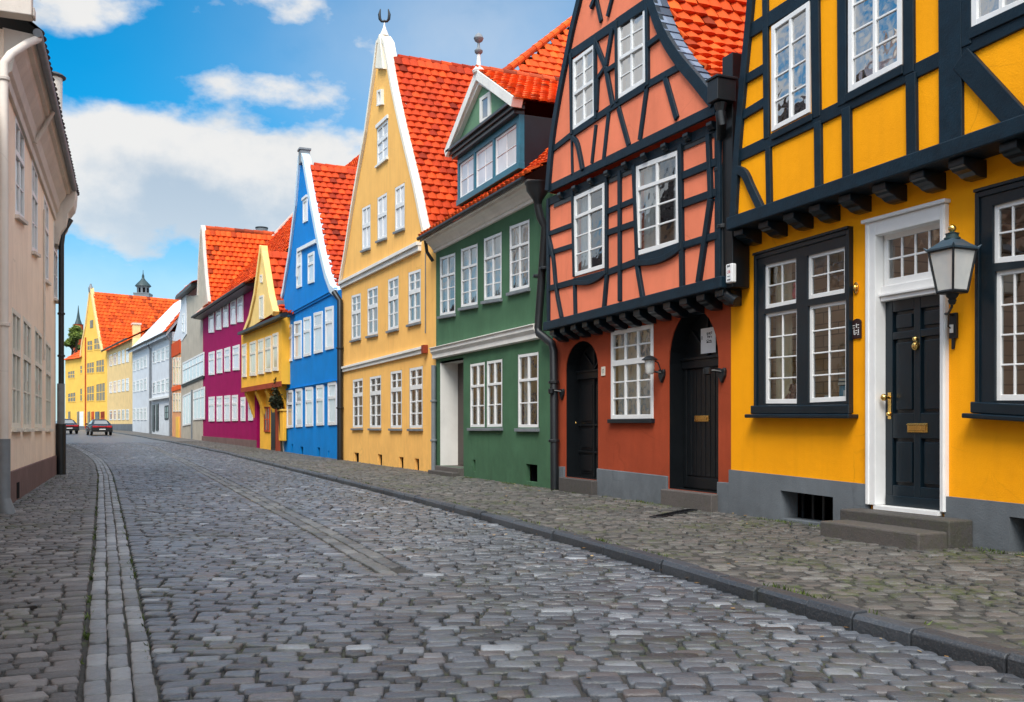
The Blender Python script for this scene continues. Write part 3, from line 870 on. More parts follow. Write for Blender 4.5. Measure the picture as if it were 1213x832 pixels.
rows = [(650.5, 224, 720, 191, .15), (720, 191, 849, 129, .16), (655, 178, 679, 159, .12), (679, 159, 734, 122, .13), (734, 122, 768, 101, .13), (768, 101, 809, 78, .12),
        (676, 66, 706, 46, .17), (706, 46, 733, 28, .17), (731, 29, 768, 4, .18), (768, 4, 775, -2, .14), (707, -4, 713.5, 26, .09), (727, -4, 721, 20, .09),
        (706, 48, 719, 81, .10), (719, 80, 727.5, 126, .11), (727, 33, 719.5, 78, .11), (719, 79, 709.7, 93, .08), (709.7, 93, 708, 132, .09), (721, 84, 733, 76, .09),
        (769, 54, 788, 40, .10), (768, -2, 769, 102, .08), (677.5, 64, 679, 160, .07), (706.5, 46, 707.5, 141, .06), (732, 26, 733, 122, .07),
        (678, 162, 679, 209, .07), (707, 148, 702, 194, .09), (722, 134, 716, 190, .10), (733.6, 128, 746, 173, .11), (767.7, 102, 759, 166, .11), (789, 92, 803, 141, .11)]
beams(H, GY, rows, curved=[(R, .19), (L, .17), ([(680, 163), (686, 172), (692, 202)], .09), ([(731, -60), (715, -20), (702, 10)], .1)])
# stepped moulding between the two jetties
mb = MB(); mb.prism([(b0[0], gz(b0[0])-.30), (b1[0], gz(b1[0])-.30), (b1[0], gz(b1[0])-.09), (b0[0], gz(b0[0])-.09)], JY-.02, 0)
mb.build('moulding', M['black'], H.root)
n = 9
for i in range(n):
    x = b0[0]+.4+(b1[0]-b0[0]-.6)*i/(n-1); corbel(H, x, .14, gz(x)-.085, .12, JY, GY+.01)
pr = [(p[0]+.03, p[1]) for p in Rs]
mp3 = lambda p, q, z: (p, q, z)
tile_roof(M['tile_hot'], H.root, [(pr[0][0]+.12, pr[0][1]-.12)]+pr, GY+.22, 8, mp3, course=.235, tw=.235, lift=.06, wave=.05, scal=.05)
tile_roof(M['slate'], H.root, pr, GY-.06, GY+.215, mp3, course=.20, tw=.275, lift=.02, wave=.0, name='verge_slates', base=.05, scal=0)
tile_roof(M['tile_hot'], H.root, [(p[0]-.03, p[1]) for p in Ls], GY+.02, 8, mp3, course=.4, tw=.35)
# hopper and downpipe on the right corner
hx, hz = H.P(847, 110, GY-.06)
mb = MB(); mb.box(hx-.05, hx+.20, GY-.16, GY+.16, hz-.16, hz+.15); mb.box(hx-.07, hx+.22, GY-.18, GY+.18, hz+.151, hz+.19); mb.lathe([(.05, -.36), (.06, -.3), (.10, -.17)], (hx+.08, GY-.02, hz), 10)
hop = mb.build('rainwater_hopper', M['iron'], H.root, bevel=.01)
x2, z2 = H.P(858, 170, -.22); x3, z3 = H.P(861, 350, -.22)
pipe(H.root, [(hx+.08, GY-.02, hz-.3), (hx+.10, GY-.02, hz-.45), (x2, -.28, z2), (x3, -.28, z3+.25), (x3, -.26, z3+.1), (x3+.06, -.25, z3-.02), (x3+.25, -.22, z3-.12)], .075, 'iron', brackets=[(x2, -.28, z2-.4), (x3, -.28, z3+1.0)])
mb = MB(); mb.box(xr1+.01, xr1+.26, JY+.02, -.02, jz2(xr1)-.1, tr_[1]+.9)
mb.build('corner_board', M['black'], H.root, bevel=.01)

# ================================================================== 3. green house
H = GR = Frame(onplane(516.5), onplane(655))
house(H, 'town_house', 'green rendered house with white cornice bands and gabled teal dormer on the tiled roof', group=ROW)
W = H.W
gh = []
kw = dict(cols=2, up=1, lo=2, tf=.36, mull=.075, fw=.085, bar=.03, gl='glass_mid', holes=gh, sill='zinc', inset=.0)
for k, qd in enumerate((((557, 431), (574.6, 428), (574.6, 507), (556.5, 507)), ((576.4, 427.5), (595, 424.6), (595.6, 506.5), (576.4, 507)), ((613.7, 419.6), (638, 416), (638.5, 507.5), (613, 507.5)))):
    window(H, *qd, curt=[(0, .4), (.6, 1)] if k < 2 else [(0, .25), (.75, 1)], **kw)
kw.update(lo=3, tf=.34)
for k, qd in enumerate((((521, 304.7), (539, 299), (540, 371.6), (521, 375)), ((545.6, 295), (566, 287.6), (566, 361.5), (546, 365)), ((573, 282.5), (594, 274), (595, 353.5), (573, 357)), ((603, 268), (627, 259), (628, 341), (603.7, 347)))):
    window(H, *qd, curt=[(0, 1)] if k in (1, 2) else [(0, .4)], **kw)
ddx0, ddx1 = H.X(521.5), H.X(549); dz0 = H.P(535, 553)[1]; dz1 = H.P(535, 428)[1]
gh.append([(ddx0, dz0), (ddx1, dz0), (ddx1, dz1), (ddx0, dz1)])
vent(H, (623, 549.5), (636.5, 551), (636.5, 572), (623, 570), 0, gh, .25)
vent(H, (560, 544.5), (563.2, 545), (563.2, 559), (560, 558), 0, gh, .2)
ez = H.P(570, 262, -.1)[1]
facade([(0, -.2), (W, -.2), (W, ez), (0, ez)], gh, 0, M['green'], H.root, back=9, reveal=.1)
mb = MB(); mb.box(ddx0-.001, ddx0+.045, .0, .55, dz0, dz1); mb.box(ddx0, ddx1, .0, .55, dz1, dz1+.04); mb.box(ddx1-.02, ddx1+.02, .101, .55, dz0, dz1)
mb.build('door_reveal', M['stucco'], H.root)
mb = MB(); mb.box(ddx0+.046, ddx1-.021, .50, .56, dz0+.0, dz1-.001)
for v0, v1 in ((.05, .35), (.42, .7), (.74, .97)):
    mb.box(ddx0+.12, ddx1-.12, .485, .50, dz0+v0*(dz1-dz0), dz0+v1*(dz1-dz0))
M['brown_door'] = paint('brown_door', (.035, .016, .010), .4, .3)
leaf = mb.build('door', M['brown_door'], H.root, bevel=.006)
hb = MB(); hx, hz = ddx1-.16, H.P(546, 501, .5)[1]; hb.ball((hx, .45, hz), .035); hb.box(hx-.02, hx+.02, .478, .49, hz-.2, hz+.08); hb.build('handle', M['brass'], leaf, smooth=True)
# white bands and cornice
bz0, bz1 = H.P(575, 413.5, -.1)[1], H.P(575, 398, -.1)[1]
prof = [(.01, bz0), (-.10, bz0+.02), (-.10, bz0+.12), (-.16, bz0+.20), (-.16, bz1-.03), (-.20, bz1-.02), (-.20, bz1), (.01, bz1+.04)]
MB().prism_x(prof, -.04, H.X(640)).build('band_course', M['stucco'], H.root, bevel=.006)
cz0 = H.P(575, 270, 0)[1]; cz1 = H.P(575, 240, -.4)[1]
h = cz1-cz0
prof = [(.01, cz0), (-.06, cz0+.01), (-.06, cz0+h*.22), (-.10, cz0+h*.25), (-.13, cz0+h*.4), (-.22, cz0+h*.62), (-.30, cz0+h*.70), (-.32, cz0+h*.86), (-.38, cz0+h*.9), (-.38, cz1), (.01, cz1+.01)]
MB().prism_x(prof, -.05, W-.45).build('cornice', M['stucco'], H.root, bevel=.005)
# main roof, sprocketed at the eaves
RP = [(-.46, cz1+.03), (.1, cz1+.36), (.7, cz1+.84), (2.0, cz1+2.05), (4.6, cz1+4.4)]
ms = lambda p, q, z: (q, p, z)
tile_roof(M['tile_hot'], H.root, RP, -.03, W-.05, ms, course=.28, tw=.25, lift=.05, wave=.04)
tile_roof(M['tile_hot'], H.root, [(9.2, cz1+.03), (4.6, cz1+4.4)], -.03, W, ms, course=.5, tw=.5)
ridge_tiles((0, 4.6, cz1+4.45), (W, 4.6, cz1+4.45), M['ridge'], H.root)
pipe(H.root, [(-.06, -.50, cz1+.0), (W*.5, -.50, cz1-.01), (W-.40, -.50, cz1-.02)], .055, 'iron', name='gutter')
# verge board closing the left end of the roof
mb = MB()
for a, b in zip(RP, RP[1:]):
    mb.add([(-.05, a[0], a[1]-.13), (-.05, b[0], b[1]-.13), (-.05, b[0], b[1]+.06), (-.05, a[0], a[1]+.06), (.0, a[0], a[1]-.13), (.0, b[0], b[1]-.13), (.0, b[0], b[1]+.06), (.0, a[0], a[1]+.06)],
           [(0, 1, 2, 3), (4, 7, 6, 5), (3, 2, 6, 7), (0, 4, 5, 1)])
mb.build('verge_board', M['cream'], H.root)
# dormer
DY = .55
dw = [H.P(542.5, 231, DY), H.P(616, 203, DY)]; dt = [H.P(542.5, 187, DY), H.P(616, 138, DY)]
x0, x1 = dw[0][0], dw[1][0]; zb = (dw[0][1]+dw[1][1])/2; zt = (dt[0][1]+dt[1][1])/2
dh = []
dm = facade([(x0, zb-.6), (x1, zb-.6), (x1, zt), (x0, zt)], dh, DY+.12, M['navy_gloss'], H.root, back=3.4, name='dormer')
xm = [x0, H.X(562.5, DY), H.X(585.2, DY), x1]
fb = MB(); fb.box(x0, x0+.12, DY-.02, DY+.119, zb-.10, zt); fb.box(x1-.19, x1, DY-.02, DY+.119, zb-.10, zt)
for m in xm[1:3]: fb.box(m-.06, m+.06, DY-.02, DY+.119, zb, zt-.15)
fb.box(x0+.12, x1-.19, DY-.021, DY+.119, zt-.16, zt); fb.box(x0-.02, x1+.02, DY-.05, DY+.118, zb-.13, zb+.03)
fb.build('frame', M['teal'], dm, bevel=.008)
for a, b in ((x0+.12, xm[1]-.06), (xm[1]+.06, xm[2]-.06), (xm[2]+.06, x1-.19)):
    qq = [(a, zt-.16), (b, zt-.16), (b, zb+.03), (a, zb+.03)]
    mb = MB()
    s, p = sash(H, dm, qq, DY+.02, 2, 2, fr=.06, bar=.02); s.name = 'window'
    p.build('pane', M['pane_white'], dm)
az = H.P(572, 79, DY-.25)[1]; ax = (x0+x1)/2
el, er = x0-.28, x1+.22; ezd = zt+.10
mb = MB()
for k, (o0, o1, a, b) in enumerate(((-.16, .12, 0, .10), (-.22, .10, .101, .20), (-.30, .08, .201, .28))):
    mb.box(el+.22-.08*k, er-.22+.08*k, DY+o0, DY+o1, zt+a, zt+b)
mb.build('cornice', M['navy_gloss'], dm, bevel=.008)
ezd = zt+.28
MB().prism([(el+.1, ezd), (er-.1, ezd), (ax, az-.12)], DY-.10, DY+.1).build('pediment', M['green_pale'], dm)
bb = MB(); bb.strip([(el-.02, ezd-.02), (ax, az)], .24, DY-.30, DY-.02, side=-.3); bb.strip([(ax, az), (er+.02, ezd-.02)], .241, DY-.301, DY-.02, side=-.3)
bb.strip([(el+.14, ezd), (ax, az-.20)], .10, DY-.22, DY-.05, side=-.6); bb.strip([(ax, az-.20), (er-.14, ezd)], .101, DY-.221, DY-.05, side=-.6)
bb.build('bargeboard', M['stucco'], dm, bevel=.008)
pw = quad(H, (569.6, 117), (582, 108), (582, 141), (569.6, 146), DY-.1)
mb = MB(); rect(mb, pw, 0, .22, 0, 1, DY-.14, DY-.09); rect(mb, pw, .78, 1, 0, 1, DY-.14, DY-.09); rect(mb, pw, .22, .78, 0, .12, DY-.141, DY-.09); rect(mb, pw, .22, .78, .86, 1, DY-.141, DY-.09)
wv = mb.build('window', M['stucco'], dm); mb = MB(); rect(mb, pw, .2, .8, .1, .9, DY-.12, DY-.101); mb.build('pane', M['pane_grey'], dm)
mp3 = lambda p, q, z: (p, q, z)
for e, s in ((er, 1), (el, -1)):
    tile_roof(M['tile_hot'], dm, [(e+.05*s, ezd-.02), (ax, az+.02)], DY-.28, 3.6, mp3, course=.25, tw=.22, lift=.05, wave=.04)
ridge_tiles((ax, DY-.3, az+.06), (ax, 3.6, az+.06), M['ridge'], dm)
pt = empty('roof_finial', H.world(ax, DY-.22, az+.02), H.rz); tag(pt, 'grey turned finial of two balls on a spike at the tip of the teal dormer', 'finial')
MB().lathe([(.15, -.06), (.17, .0), (.10, .08), (.06, .14), (.05, .3), (.045, .42)], (0, 0, 0), 14).build('base', M['stucco'], pt, smooth=True)
MB().lathe([(.045, .42), (.10, .47), (.11, .52), (.06, .57), (.035, .62), (.03, .72), (.10, .77), (.13, .84), (.09, .92), (.02, .98)], (0, 0, 0), 14).build('knob', M['zinc'], pt, smooth=True)
# taller hipped roof at the back
def deep(H, px, py, x):
    lo, hi = 0., 40.
    for _ in range(50):
        m = (lo+hi)/2
        if H.P(px, py, m)[0] > x: lo = m
        else: hi = m
    return lo, H.P(px, py, lo)[1]
xA, xB = .5, -1.2
yA, zA = deep(H, 596, 90, xA); yB, zB = deep(H, 686, 20, xB)
print('REAR', yA, zA, yB, zB)
sl = (yB-yA)
tile_roof(M['tile_hot'], H.root, [(xA, zA), (xB, zB)], yA, yB+5, mp3_ if False else (lambda p, q, z: (p, q, z)), course=.27, tw=.25, name='rear_roof', clip=lambda t: (yA+sl*min(1, t+.085), yB+5))
tile_roof(M['tile_hot'], H.root, [(2*xB-xA, zA), (xB, zB)], yA, yB+5, lambda p, q, z: (p, q, z), course=.5, tw=.5, name='rear_roof', clip=lambda t: (yA+sl*min(1, t+.085), yB+5))
MB().add([(xA, yA, zA), (2*xB-xA, yA, zA), (xB, yB, zB)], [(0, 1, 2)], .5).build('rear_roof', M['tile_hot'], H.root)
ridge_tiles((xA+.02, yA, zA+.08), (xB, yB, zB+.08), M['tile_hot'], H.root, .10)
MB().box(2*xB-xA+.2, xA-.2, yA+.25, yB+5, 7.5, zA+.1).build('rear_wall', M['green'], H.root)
# downpipes
xs, zs = H.P(637.5, 226, -.35)
M['pipe_dark'] = M['iron']
mb = MB(); mb.lathe([(.06, -.42), (.10, -.25), (.24, -.05), (.25, .06), (.27, .08), (.27, .11)], (xs, -.36, zs+.05), 14); mb.build('rainwater_hopper', M['iron'], H.root, smooth=True)
xd, zd = H.P(640, 395, -.16)
xe, ze = H.P(656.5, 410, -.12); xg = H.P(657.5, 578, -.12)
pipe(H.root, [(xs, -.36, zs-.3), (xs, -.30, zs-.55), (xs+.02, -.2, zs-.75), (xd-.02, -.2, zd+.12), (xd+.02, -.2, zd), (xe-.08, -.13, ze+.05), (xe, -.13, ze-.1), (xg[0], -.13, -.05)], .085, 'iron',
     brackets=[(xs+.02, -.2, zs-1.6), (xd-.01, -.2, zd+1.2), (xe, -.13, 2.2), (xe+.01, -.13, 1.0)])
xs, zs = H.P(518.5, 432, -.1)
pipe(H.root, [(-.02, -.3, cz1-.05), (-.05, -.25, cz1-.35), (-.03, -.08, cz1-.6)], .05, 'iron')
pipe(H.root, [(.06, -.09, zs), (.06, -.09, .0)], .07, 'zinc', brackets=[(.06, -.09, 2.0), (.06, -.09, .9)])

# ================================================================== 4. pale yellow gabled house
H = YE = Frame(onplane(405), onplane(516.5))
house(H, 'gabled_house', 'tall pale yellow house with steep white edged gable and three rows of white windows', group=ROW)
W = H.W; gh = []
kw = dict(yo=0, holes=gh, cols=2, mull=.09, fw=.10, bar=.045, gl='glass_mid', inset=.0, sill='zinc', tmid=.14)
for k, qd in enumerate((((417.6, 449.8), (429.7, 447.4), (430, 507), (418, 507.5)), ((438, 446.4), (451.3, 444), (451.8, 507.5), (438, 507.5)), ((462.6, 440), (475.8, 437.8), (476.5, 507.7), (462.6, 507.7)), ((485, 436), (500.6, 433), (501, 507.7), (485, 508)))):
    window(H, *qd, up=2, lo=3, tf=.33, curt=[(0, .4)] if k % 2 else [(.6, 1)], **kw)
for k, qd in enumerate((((416.4, 350), (427, 347), (428, 400.5), (416.2, 403.7)), ((435.5, 342), (447.4, 338), (448, 396), (435, 398.6)), ((459.7, 331), (472, 326), (472.5, 389), (459.5, 392.4)), ((484, 322.5), (498, 318), (499, 381), (483.5, 385)))):
    window(H, *qd, up=2, lo=2, tf=.40, curt=[(0, 1)] if k in (0, 2) else [(0, .45)], **kw)
for qd in (((428.5, 247), (438, 242), (440, 293), (429.3, 296.8)), ((446.7, 234.6), (457.5, 228), (459.5, 281), (447.4, 285.5)), ((467.5, 222.7), (479, 216), (480, 270), (468.4, 274.7))):
    window(H, *qd, up=1, lo=1, tf=.45, opaque='pane_white', **kw)
kw.pop('sill')
window(H, (446.3, 153), (459.3, 141), (460.3, 186), (447, 196.6), up=1, lo=2, tf=.4, opaque='pane_white', hood=.12, sill='stucco', **kw)
for (a, b, c, d) in ((419, 425.2, 536, 548.5), (447, 452.7, 538, 551.5), (472, 478, 541, 555), (490.5, 496.5, 543, 557)):
    vent(H, (a, c), (b, c+.8), (b-.3, d+.6), (a+1, d), 0, gh, .2)
Lp = [H.P(a, b) for a, b in ((403.5, 336), (410.5, 296), (417.5, 250), (424, 212), (434.5, 154.6), (443.9, 87), (448.6, 50))]
Rp = [H.P(a, b) for a, b in ((506.5, 279), (501, 255), (494, 219.5), (477.3, 149.8), (466.5, 99), (458, 50))]
facade([(0, -.2), (W, -.2), (W, Rp[0][1]), (Rp[0][0], Rp[0][1])]+Rp[1:]+Lp[::-1]+[(0, Lp[0][1])], gh, 0, M['yellow'], H.root, back=.24, reveal=.1)
def coping(H, Lp, Rp, w, mat='stucco', top=.45, yo=-.10, back=.26):
    mb = MB(); ap = ((Lp[-1][0]+Rp[-1][0])/2, max(Lp[-1][1], Rp[-1][1])+top)
    mb.strip(Lp+[(ap[0]-.05, ap[1])], w, yo, back, side=-.3); mb.strip(Rp+[(ap[0]+.05, ap[1])], w*1.02, yo-.002, back, side=.3)
    return mb.build('coping', M[mat], H.root, bevel=.01), ap
_, ap = coping(H, Lp, Rp, .16, 'coping', top=.0)
MB().prism([(Lp[-1][0]-.02, Lp[-1][1]-.9), (Rp[-1][0]+.02, Rp[-1][1]-.9), (ap[0]+.07, ap[1]+.05), (ap[0]-.07, ap[1]+.05)], -.13, .2).build('gable_tip', M['coping'], H.root, bevel=.02)
tp = empty('gable_ornament', H.world(ap[0], .06, ap[1]+.05), -TH); tag(tp, 'dark two pronged iron ornament on the peak of the tall pale yellow gable', 'ornament')
MB().lathe([(.15, -.02), (.14, .03), (.05, .25), (.025, .36), (.02, .46)], (0, 0, 0), 12).build('base', M['stucco'], tp, smooth=True)
mb = MB(); mb.ball((0, 0, .47), .05, 10)
for s_ in (-1, 1): mb.tube([(0, 0, .46), (.09*s_, 0, .47), (.15*s_, 0, .55), (.165*s_, 0, .70), (.13*s_, 0, .88)], [.035, .042, .05, .048, .015], 8)
mb.build('prongs', M['iron'], tp, smooth=True)
nq = quad(H, (449.5, 108), (454.6, 106), (454.8, 122.5), (449.7, 124.5), 0)
mb = MB()
for (u0, u1, v0, v1) in ((0, .25, 0, 1), (.75, 1, 0, 1), (.25, .75, .85, 1), (-.1, 1.1, -.1, 0)): rect(mb, nq, u0, u1, v0, v1, -.10, .02)
nc = mb.build('niche', M['stucco'], H.root); mb = MB(); rect(mb, nq, .25, .75, 0, .85, -.02, .01); mb.build('panel', M['fascia'], nc)
Rt = Rp[:-1]+[H.P(461.5, 68)]; rdz = Rt[-1][1]
tile_roof(M['tile_red'], H.root, smooth_line(Rt, 3), .12, 11, mp3, course=.28, tw=.27, lift=.055, wave=.05, scal=.05)
tile_roof(M['tile_red'], H.root, [p for p in Lp if p[1] < rdz-.4]+[(Rt[-1][0]-.16, rdz-.06)], .12, 11, mp3, course=.6, tw=.5)
def shell(H, Lp, Rt, top, y0, y1, mat):
    L2 = [p for p in Lp if p[1] < top-.15]; R2 = [p for p in Rt if p[1] < top-.15]
    MB().prism([(0, -.2), (H.W, -.2), (H.W, Rt[0][1])]+R2+[(Rt[-1][0]-.12, top-.08)]+L2[::-1]+[(0, Lp[0][1])], y0, y1).build('rear_wall', M[mat], H.root)
shell(H, Lp, Rt, rdz, .241, 11, 'yellow')
ridge_tiles((Rt[-1][0]-.08, .3, rdz+.05), (Rt[-1][0]-.08, 11, rdz+.05), M['tile_red'], H.root, .12)
def string_course(H, p, q, h, out, mat, yo=0, name='string_course', step=True):
    a, b = H.P(*p, yo), H.P(*q, yo); mb = MB()
    mb.prism([(a[0], a[1]-h/2), (b[0], b[1]-h/2), (b[0], b[1]+h*.1), (a[0], a[1]+h*.1)], yo-out*.6, yo+.02)
    mb.prism([(a[0]-.02, a[1]+h*.101), (b[0]+.02, b[1]+h*.101), (b[0]+.02, b[1]+h/2), (a[0]-.02, a[1]+h/2)], yo-out, yo+.019)
    return mb.build(name, M[mat], H.root, bevel=.006)
string_course(H, (405.3, 338.5), (499, 292), .26, .16, 'stucco')
string_course(H, (405.3, 438.5), (504, 414.5), .20, .12, 'stucco')
pipe(H.root, [(H.X(505), -.03, H.P(505, 395)[1]), (H.X(505), -.03, H.P(505, 300)[1])], .015, 'zinc', name='conduit')
mb = MB(); a = H.P(505.5, 414); mb.box(a[0]-.1, a[0]+.12, -.14, 0, a[1]-.12, a[1]+.12); mb.build('junction_box', M['ridge'], H.root, bevel=.01)

# ================================================================== 5. bright blue gabled house
H = BL = Frame(onplane(336), onplane(405))
house(H, 'gabled_house', 'bright blue house with pointed white edged gable and rows of white windows', group=ROW)
W = H.W; gh = []
kw = dict(yo=0, cols=1, up=1, lo=1, tf=.36, fw=.13, gl='glass', inset=-.05, opaque='pane_white', tmid=.12)
for qd in (((339.3, 386.6), (346, 384.6), (347, 427.7), (340, 429.5)), ((349, 381.5), (357.7, 379.5), (357.7, 424.5), (349.4, 426)), ((360, 377), (368.3, 375), (369, 421), (361, 423)), ((372, 371.5), (381.7, 369), (383.5, 417), (373.4, 419.4)), ((385.5, 365), (395, 362.6), (396, 413), (387, 415)),
           ((340.6, 462.3), (347, 462.3), (348, 506.5), (340.6, 507.7)), ((350.7, 461), (358, 460.5), (359, 506), (351.4, 506.5)), ((362.5, 459), (371, 458.5), (371.6, 505), (363, 505.7)), ((375.4, 456.8), (383.5, 456), (384.7, 504), (376, 504.5)), ((389, 453.5), (399, 452), (400, 503.5), (390, 504))):
    window(H, *qd, **kw)
window(H, (353.2, 301), (358, 297), (357.5, 340), (351, 343), **kw)
window(H, (366, 301), (373, 297.5), (372.5, 334.7), (365.3, 337), **kw)
window(H, (360, 238), (364.8, 234), (364.8, 262), (359.5, 265), hood=.12, **{**kw, 'tf': None})
beam = MB(); a, b = H.P(354, 297), H.P(375.5, 286); beam.bar(a, b, .16, -.10, .0); beam.bar((a[0]+.02, a[1]), (a[0]-.2, a[1]-1.2), .12, -.099, 0); beam.build('label_mould', M['white'], H.root)
for (a, b, c, d) in ((345, 347, 526, 537), (355.7, 359, 529, 539), (376, 379, 530, 542), (388.5, 390, 534, 543)):
    vent(H, (a, c), (b, c+.6), (b, d+.5), (a, d), 0, gh, .25)
Lp = [H.P(a, b) for a, b in ((329.5, 372), (336.5, 343), (343.7, 300), (351, 242), (355.5, 186))]
Rp = [H.P(a, b) for a, b in ((400, 345), (394, 340), (388, 324), (381, 295), (370, 237), (361.5, 188))]
facade([(0, -.2), (W, -.2), (W, Rp[0][1]), Rp[0]]+Rp[1:]+Lp[::-1]+[(0, Lp[0][1])], gh, 0, M['blue'], H.root, back=.28, reveal=.1)
M['ice'] = plaster('pale_blue_coping', (.55, .68, .78), .88, .7, .3, .1)
_, ap = coping(H, Lp, Rp, .30, top=.0, mat='ice')
mb = MB(); mb.box(ap[0]-.22, ap[0]+.22, -.15, .3, ap[1]-.5, ap[1]+.12); mb.box(ap[0]-.27, ap[0]+.27, -.2, .35, ap[1]+.121, ap[1]+.22); mb.build('gable_tip', M['zinc'], H.root, bevel=.02)
Rt = Rp[1:-1]+[H.P(363.5, 196)]; rdz = Rt[-1][1]
tile_roof(M['tile_red'], H.root, smooth_line(Rt, 3), .15, 12, mp3, course=.34, tw=.31, lift=.065, wave=.055, scal=.05)
tile_roof(M['tile_red'], H.root, [p for p in Lp if p[1] < rdz-.4]+[(Rt[-1][0]-.2, rdz-.06)], .15, 12, mp3, course=.7, tw=.6)
shell(H, Lp, Rt, rdz, .281, 12, 'blue')
ridge_tiles((Rt[-1][0]-.1, .35, rdz+.05), (Rt[-1][0]-.1, 12, rdz+.05), M['tile_red'], H.root, .13, .5)
string_course(H, (336.5, 377), (399, 343.5), .16, .10, 'blue'); string_course(H, (338.5, 462.5), (400, 451.8), .10, .08, 'blue')
x, z = H.P(403.3, 350, -.12)
pipe(H.root, [(x-.3, -.3, z+.15), (x, -.14, z-.2), (x, -.14, .0)], .11, 'iron', brackets=[(x, -.14, 4.3), (x, -.14, 2.0)])
x = H.X(334.8, -.06); MB().box(-.22, .16, -.09, .05, -.1, H.P(335, 385)[1]).build('pilaster', M['cream'], H.root, bevel=.02)
mb = MB(); q0 = H.P(331, 367); mb.box(-.35, .25, -.35, .1, q0[1]-.25, q0[1]+.3); mb.build('kneeler', M['zinc'], H.root, bevel=.03)
# ================================================================== the ground, its rise and its edges
def interp(t, tab):
    return float(np.interp(t, [a for a, _ in tab], [b for _, b in tab]))
ZT = [(-50, 0), (46, 0), (54, .04), (62, .13), (75, .236), (86, .30), (93, .38), (104, .53), (118, .72), (138, .86), (152, 1.05), (400, 1.1)]
def zg(y): return interp(y, ZT)
C = {335: from_cam(*[(335-PX0)/F*49.6, 49.6])}
for px, zc in ((282, 60), (240, 72), (215, 82), (204, 88), (180, 98), (157, 110), (127, 128), (82, 138)):
    C[px] = from_cam((px-PX0)/F*zc, zc)
C[335] = Vector(onplane(335)+(0,))
FT = [(-60, FACADE_X), (C[335].y, FACADE_X)] + [(C[k].y, C[k].x) for k in (282, 240, 215, 204, 180, 157, 127, 82)] + [(185, -20), (260, -60)]
def xf(y): return interp(y, FT)
KT = [(-60, 4.5), (3.9, 4.77), (5.25, 4.79), (7, 4.91), (9.8, 5.12), (12.4, 5.25), (16.7, 5.39), (23.8, 5.50), (39.6, 5.73), (50, 5.92)]
def xk(y):
    return interp(y, KT) if y < 50 else xf(y)-interp(y, [(50, FACADE_X-5.92), (75, 2.45), (400, 2.45)])
GT = [(-60, -.1), (4.9, -.085), (8.5, -.06), (15, -.02), (30, .03), (38, -.05), (44, -.18), (52, -.55), (62, -1.2), (80, -2.6), (100, -4.6), (120, -7.2), (140, -11), (155, -15.5), (185, -32), (260, -70)]
def xg(y): return interp(y, GT)
GW = .37
def seg_pt(px, a, b):
    A, B = C[a], C[b]; d = sight(px, 505); e = B-A
    t = (d.x*A.y-d.y*A.x)/(d.y*e.x-d.x*e.y)
    return A+e*t
def far_frame(a, b, pa=None, pb=None):
    A = C[a] if pa is None else pa; B = C[b] if pb is None else pb
    return Frame((A.x, A.y), (B.x, B.y), zg((A.y+B.y)/2))
def depth_at(H, px, py, x):
    """how far behind the facade a sight line passes over the local x"""
    lo, hi = 0., 60.
    for _ in range(50):
        m = (lo+hi)/2
        if H.P(px, py, m)[0] < x: lo = m
        else: hi = m
    return lo
mp3 = lambda p, q, z: (p, q, z)
ms = lambda p, q, z: (q, p, z)

# ================================================================== 6. magenta house
B303 = seg_pt(304, 282, 335)
H = MG = far_frame(240, 282, pb=B303)
house(H, 'town_house', 'magenta house with three rows of pale pink windows under an orange tiled roof', group=ROW)
W = H.W
kw = dict(yo=0, cols=1, up=1, lo=1, tf=.33, fw=.16, inset=-.06, opaque='pane_pink', tmid=.14)
def colwin(H, px0, px1, y0l, y1, slope, **k):
    d = (px1-px0)*slope
    window(H, (px0, y0l), (px1, y0l-d), (px1, y1-d*.15), (px0, y1), **k)
for a, b, c, d in ((248, 254, 368, 394.5), (256.5, 262.7, 363.5, 391), (265, 271, 359.5, 388), (274, 280, 356, 384.5), (282, 288.6, 352, 382)): colwin(H, a, b, c, d, .4, **kw)
for a, b, c, d in ((248, 254.4, 418, 444.5), (257.5, 263.7, 415.5, 442.5), (266.5, 273, 413, 440.5), (276.5, 284, 410.5, 439)): colwin(H, a, b, c, d, .3, **kw)
for a, b, c, d in ((248, 254.4, 470.5, 499.5), (257.5, 263.7, 469.8, 499.5), (266.5, 273, 469, 499.3), (275.6, 282, 468.5, 499), (286, 291, 471, 499), (295, 300, 474, 498.5)): colwin(H, a, b, c, d, .1, **kw)
el, er = H.P(237, 365, -.5), H.P(301, 340, -.5); ez = (el[1]+er[1])/2
facade([(0, -.6), (W, -.6), (W, ez), (0, ez)], [], 0, M['magenta'], H.root, back=16)
MB().prism([(0, -.6), (W, -.6), (W, H.P(290, 521)[1]), (0, H.P(246, 517)[1])], -.06, .01).build('plinth', M['mauve'], H.root)
yr = max(3.5, min(9, depth_at(H, 312.7, 276.5, .3))); rz_ = H.P(312.7, 276.5, yr)[1]
tile_roof(M['tile_hot'], H.root, [(-.6, ez-.05), (.6, ez+.9), (yr, rz_)], -.2, W+2, ms, course=.42, tw=.38, lift=.08, wave=.06)
tile_roof(M['tile_hot'], H.root, [(16, ez), (yr, rz_)], -.2, W+2, ms, course=1.2, tw=1.0)
MB().tube([(-.3, -.7, ez-.02), (W, -.7, ez-.02)], .09, 8).build('gutter', M['iron'], H.root)
MB().prism_x([(-.62, ez-.14), (.0, ez-.2), (.0, ez+.1), (-.62, ez-.02)], -.3, W).build('eaves', M['iron'], H.root)
mb = MB(); pr = [(-.5, ez), (.6, ez+1.0), (yr, rz_+.1)]
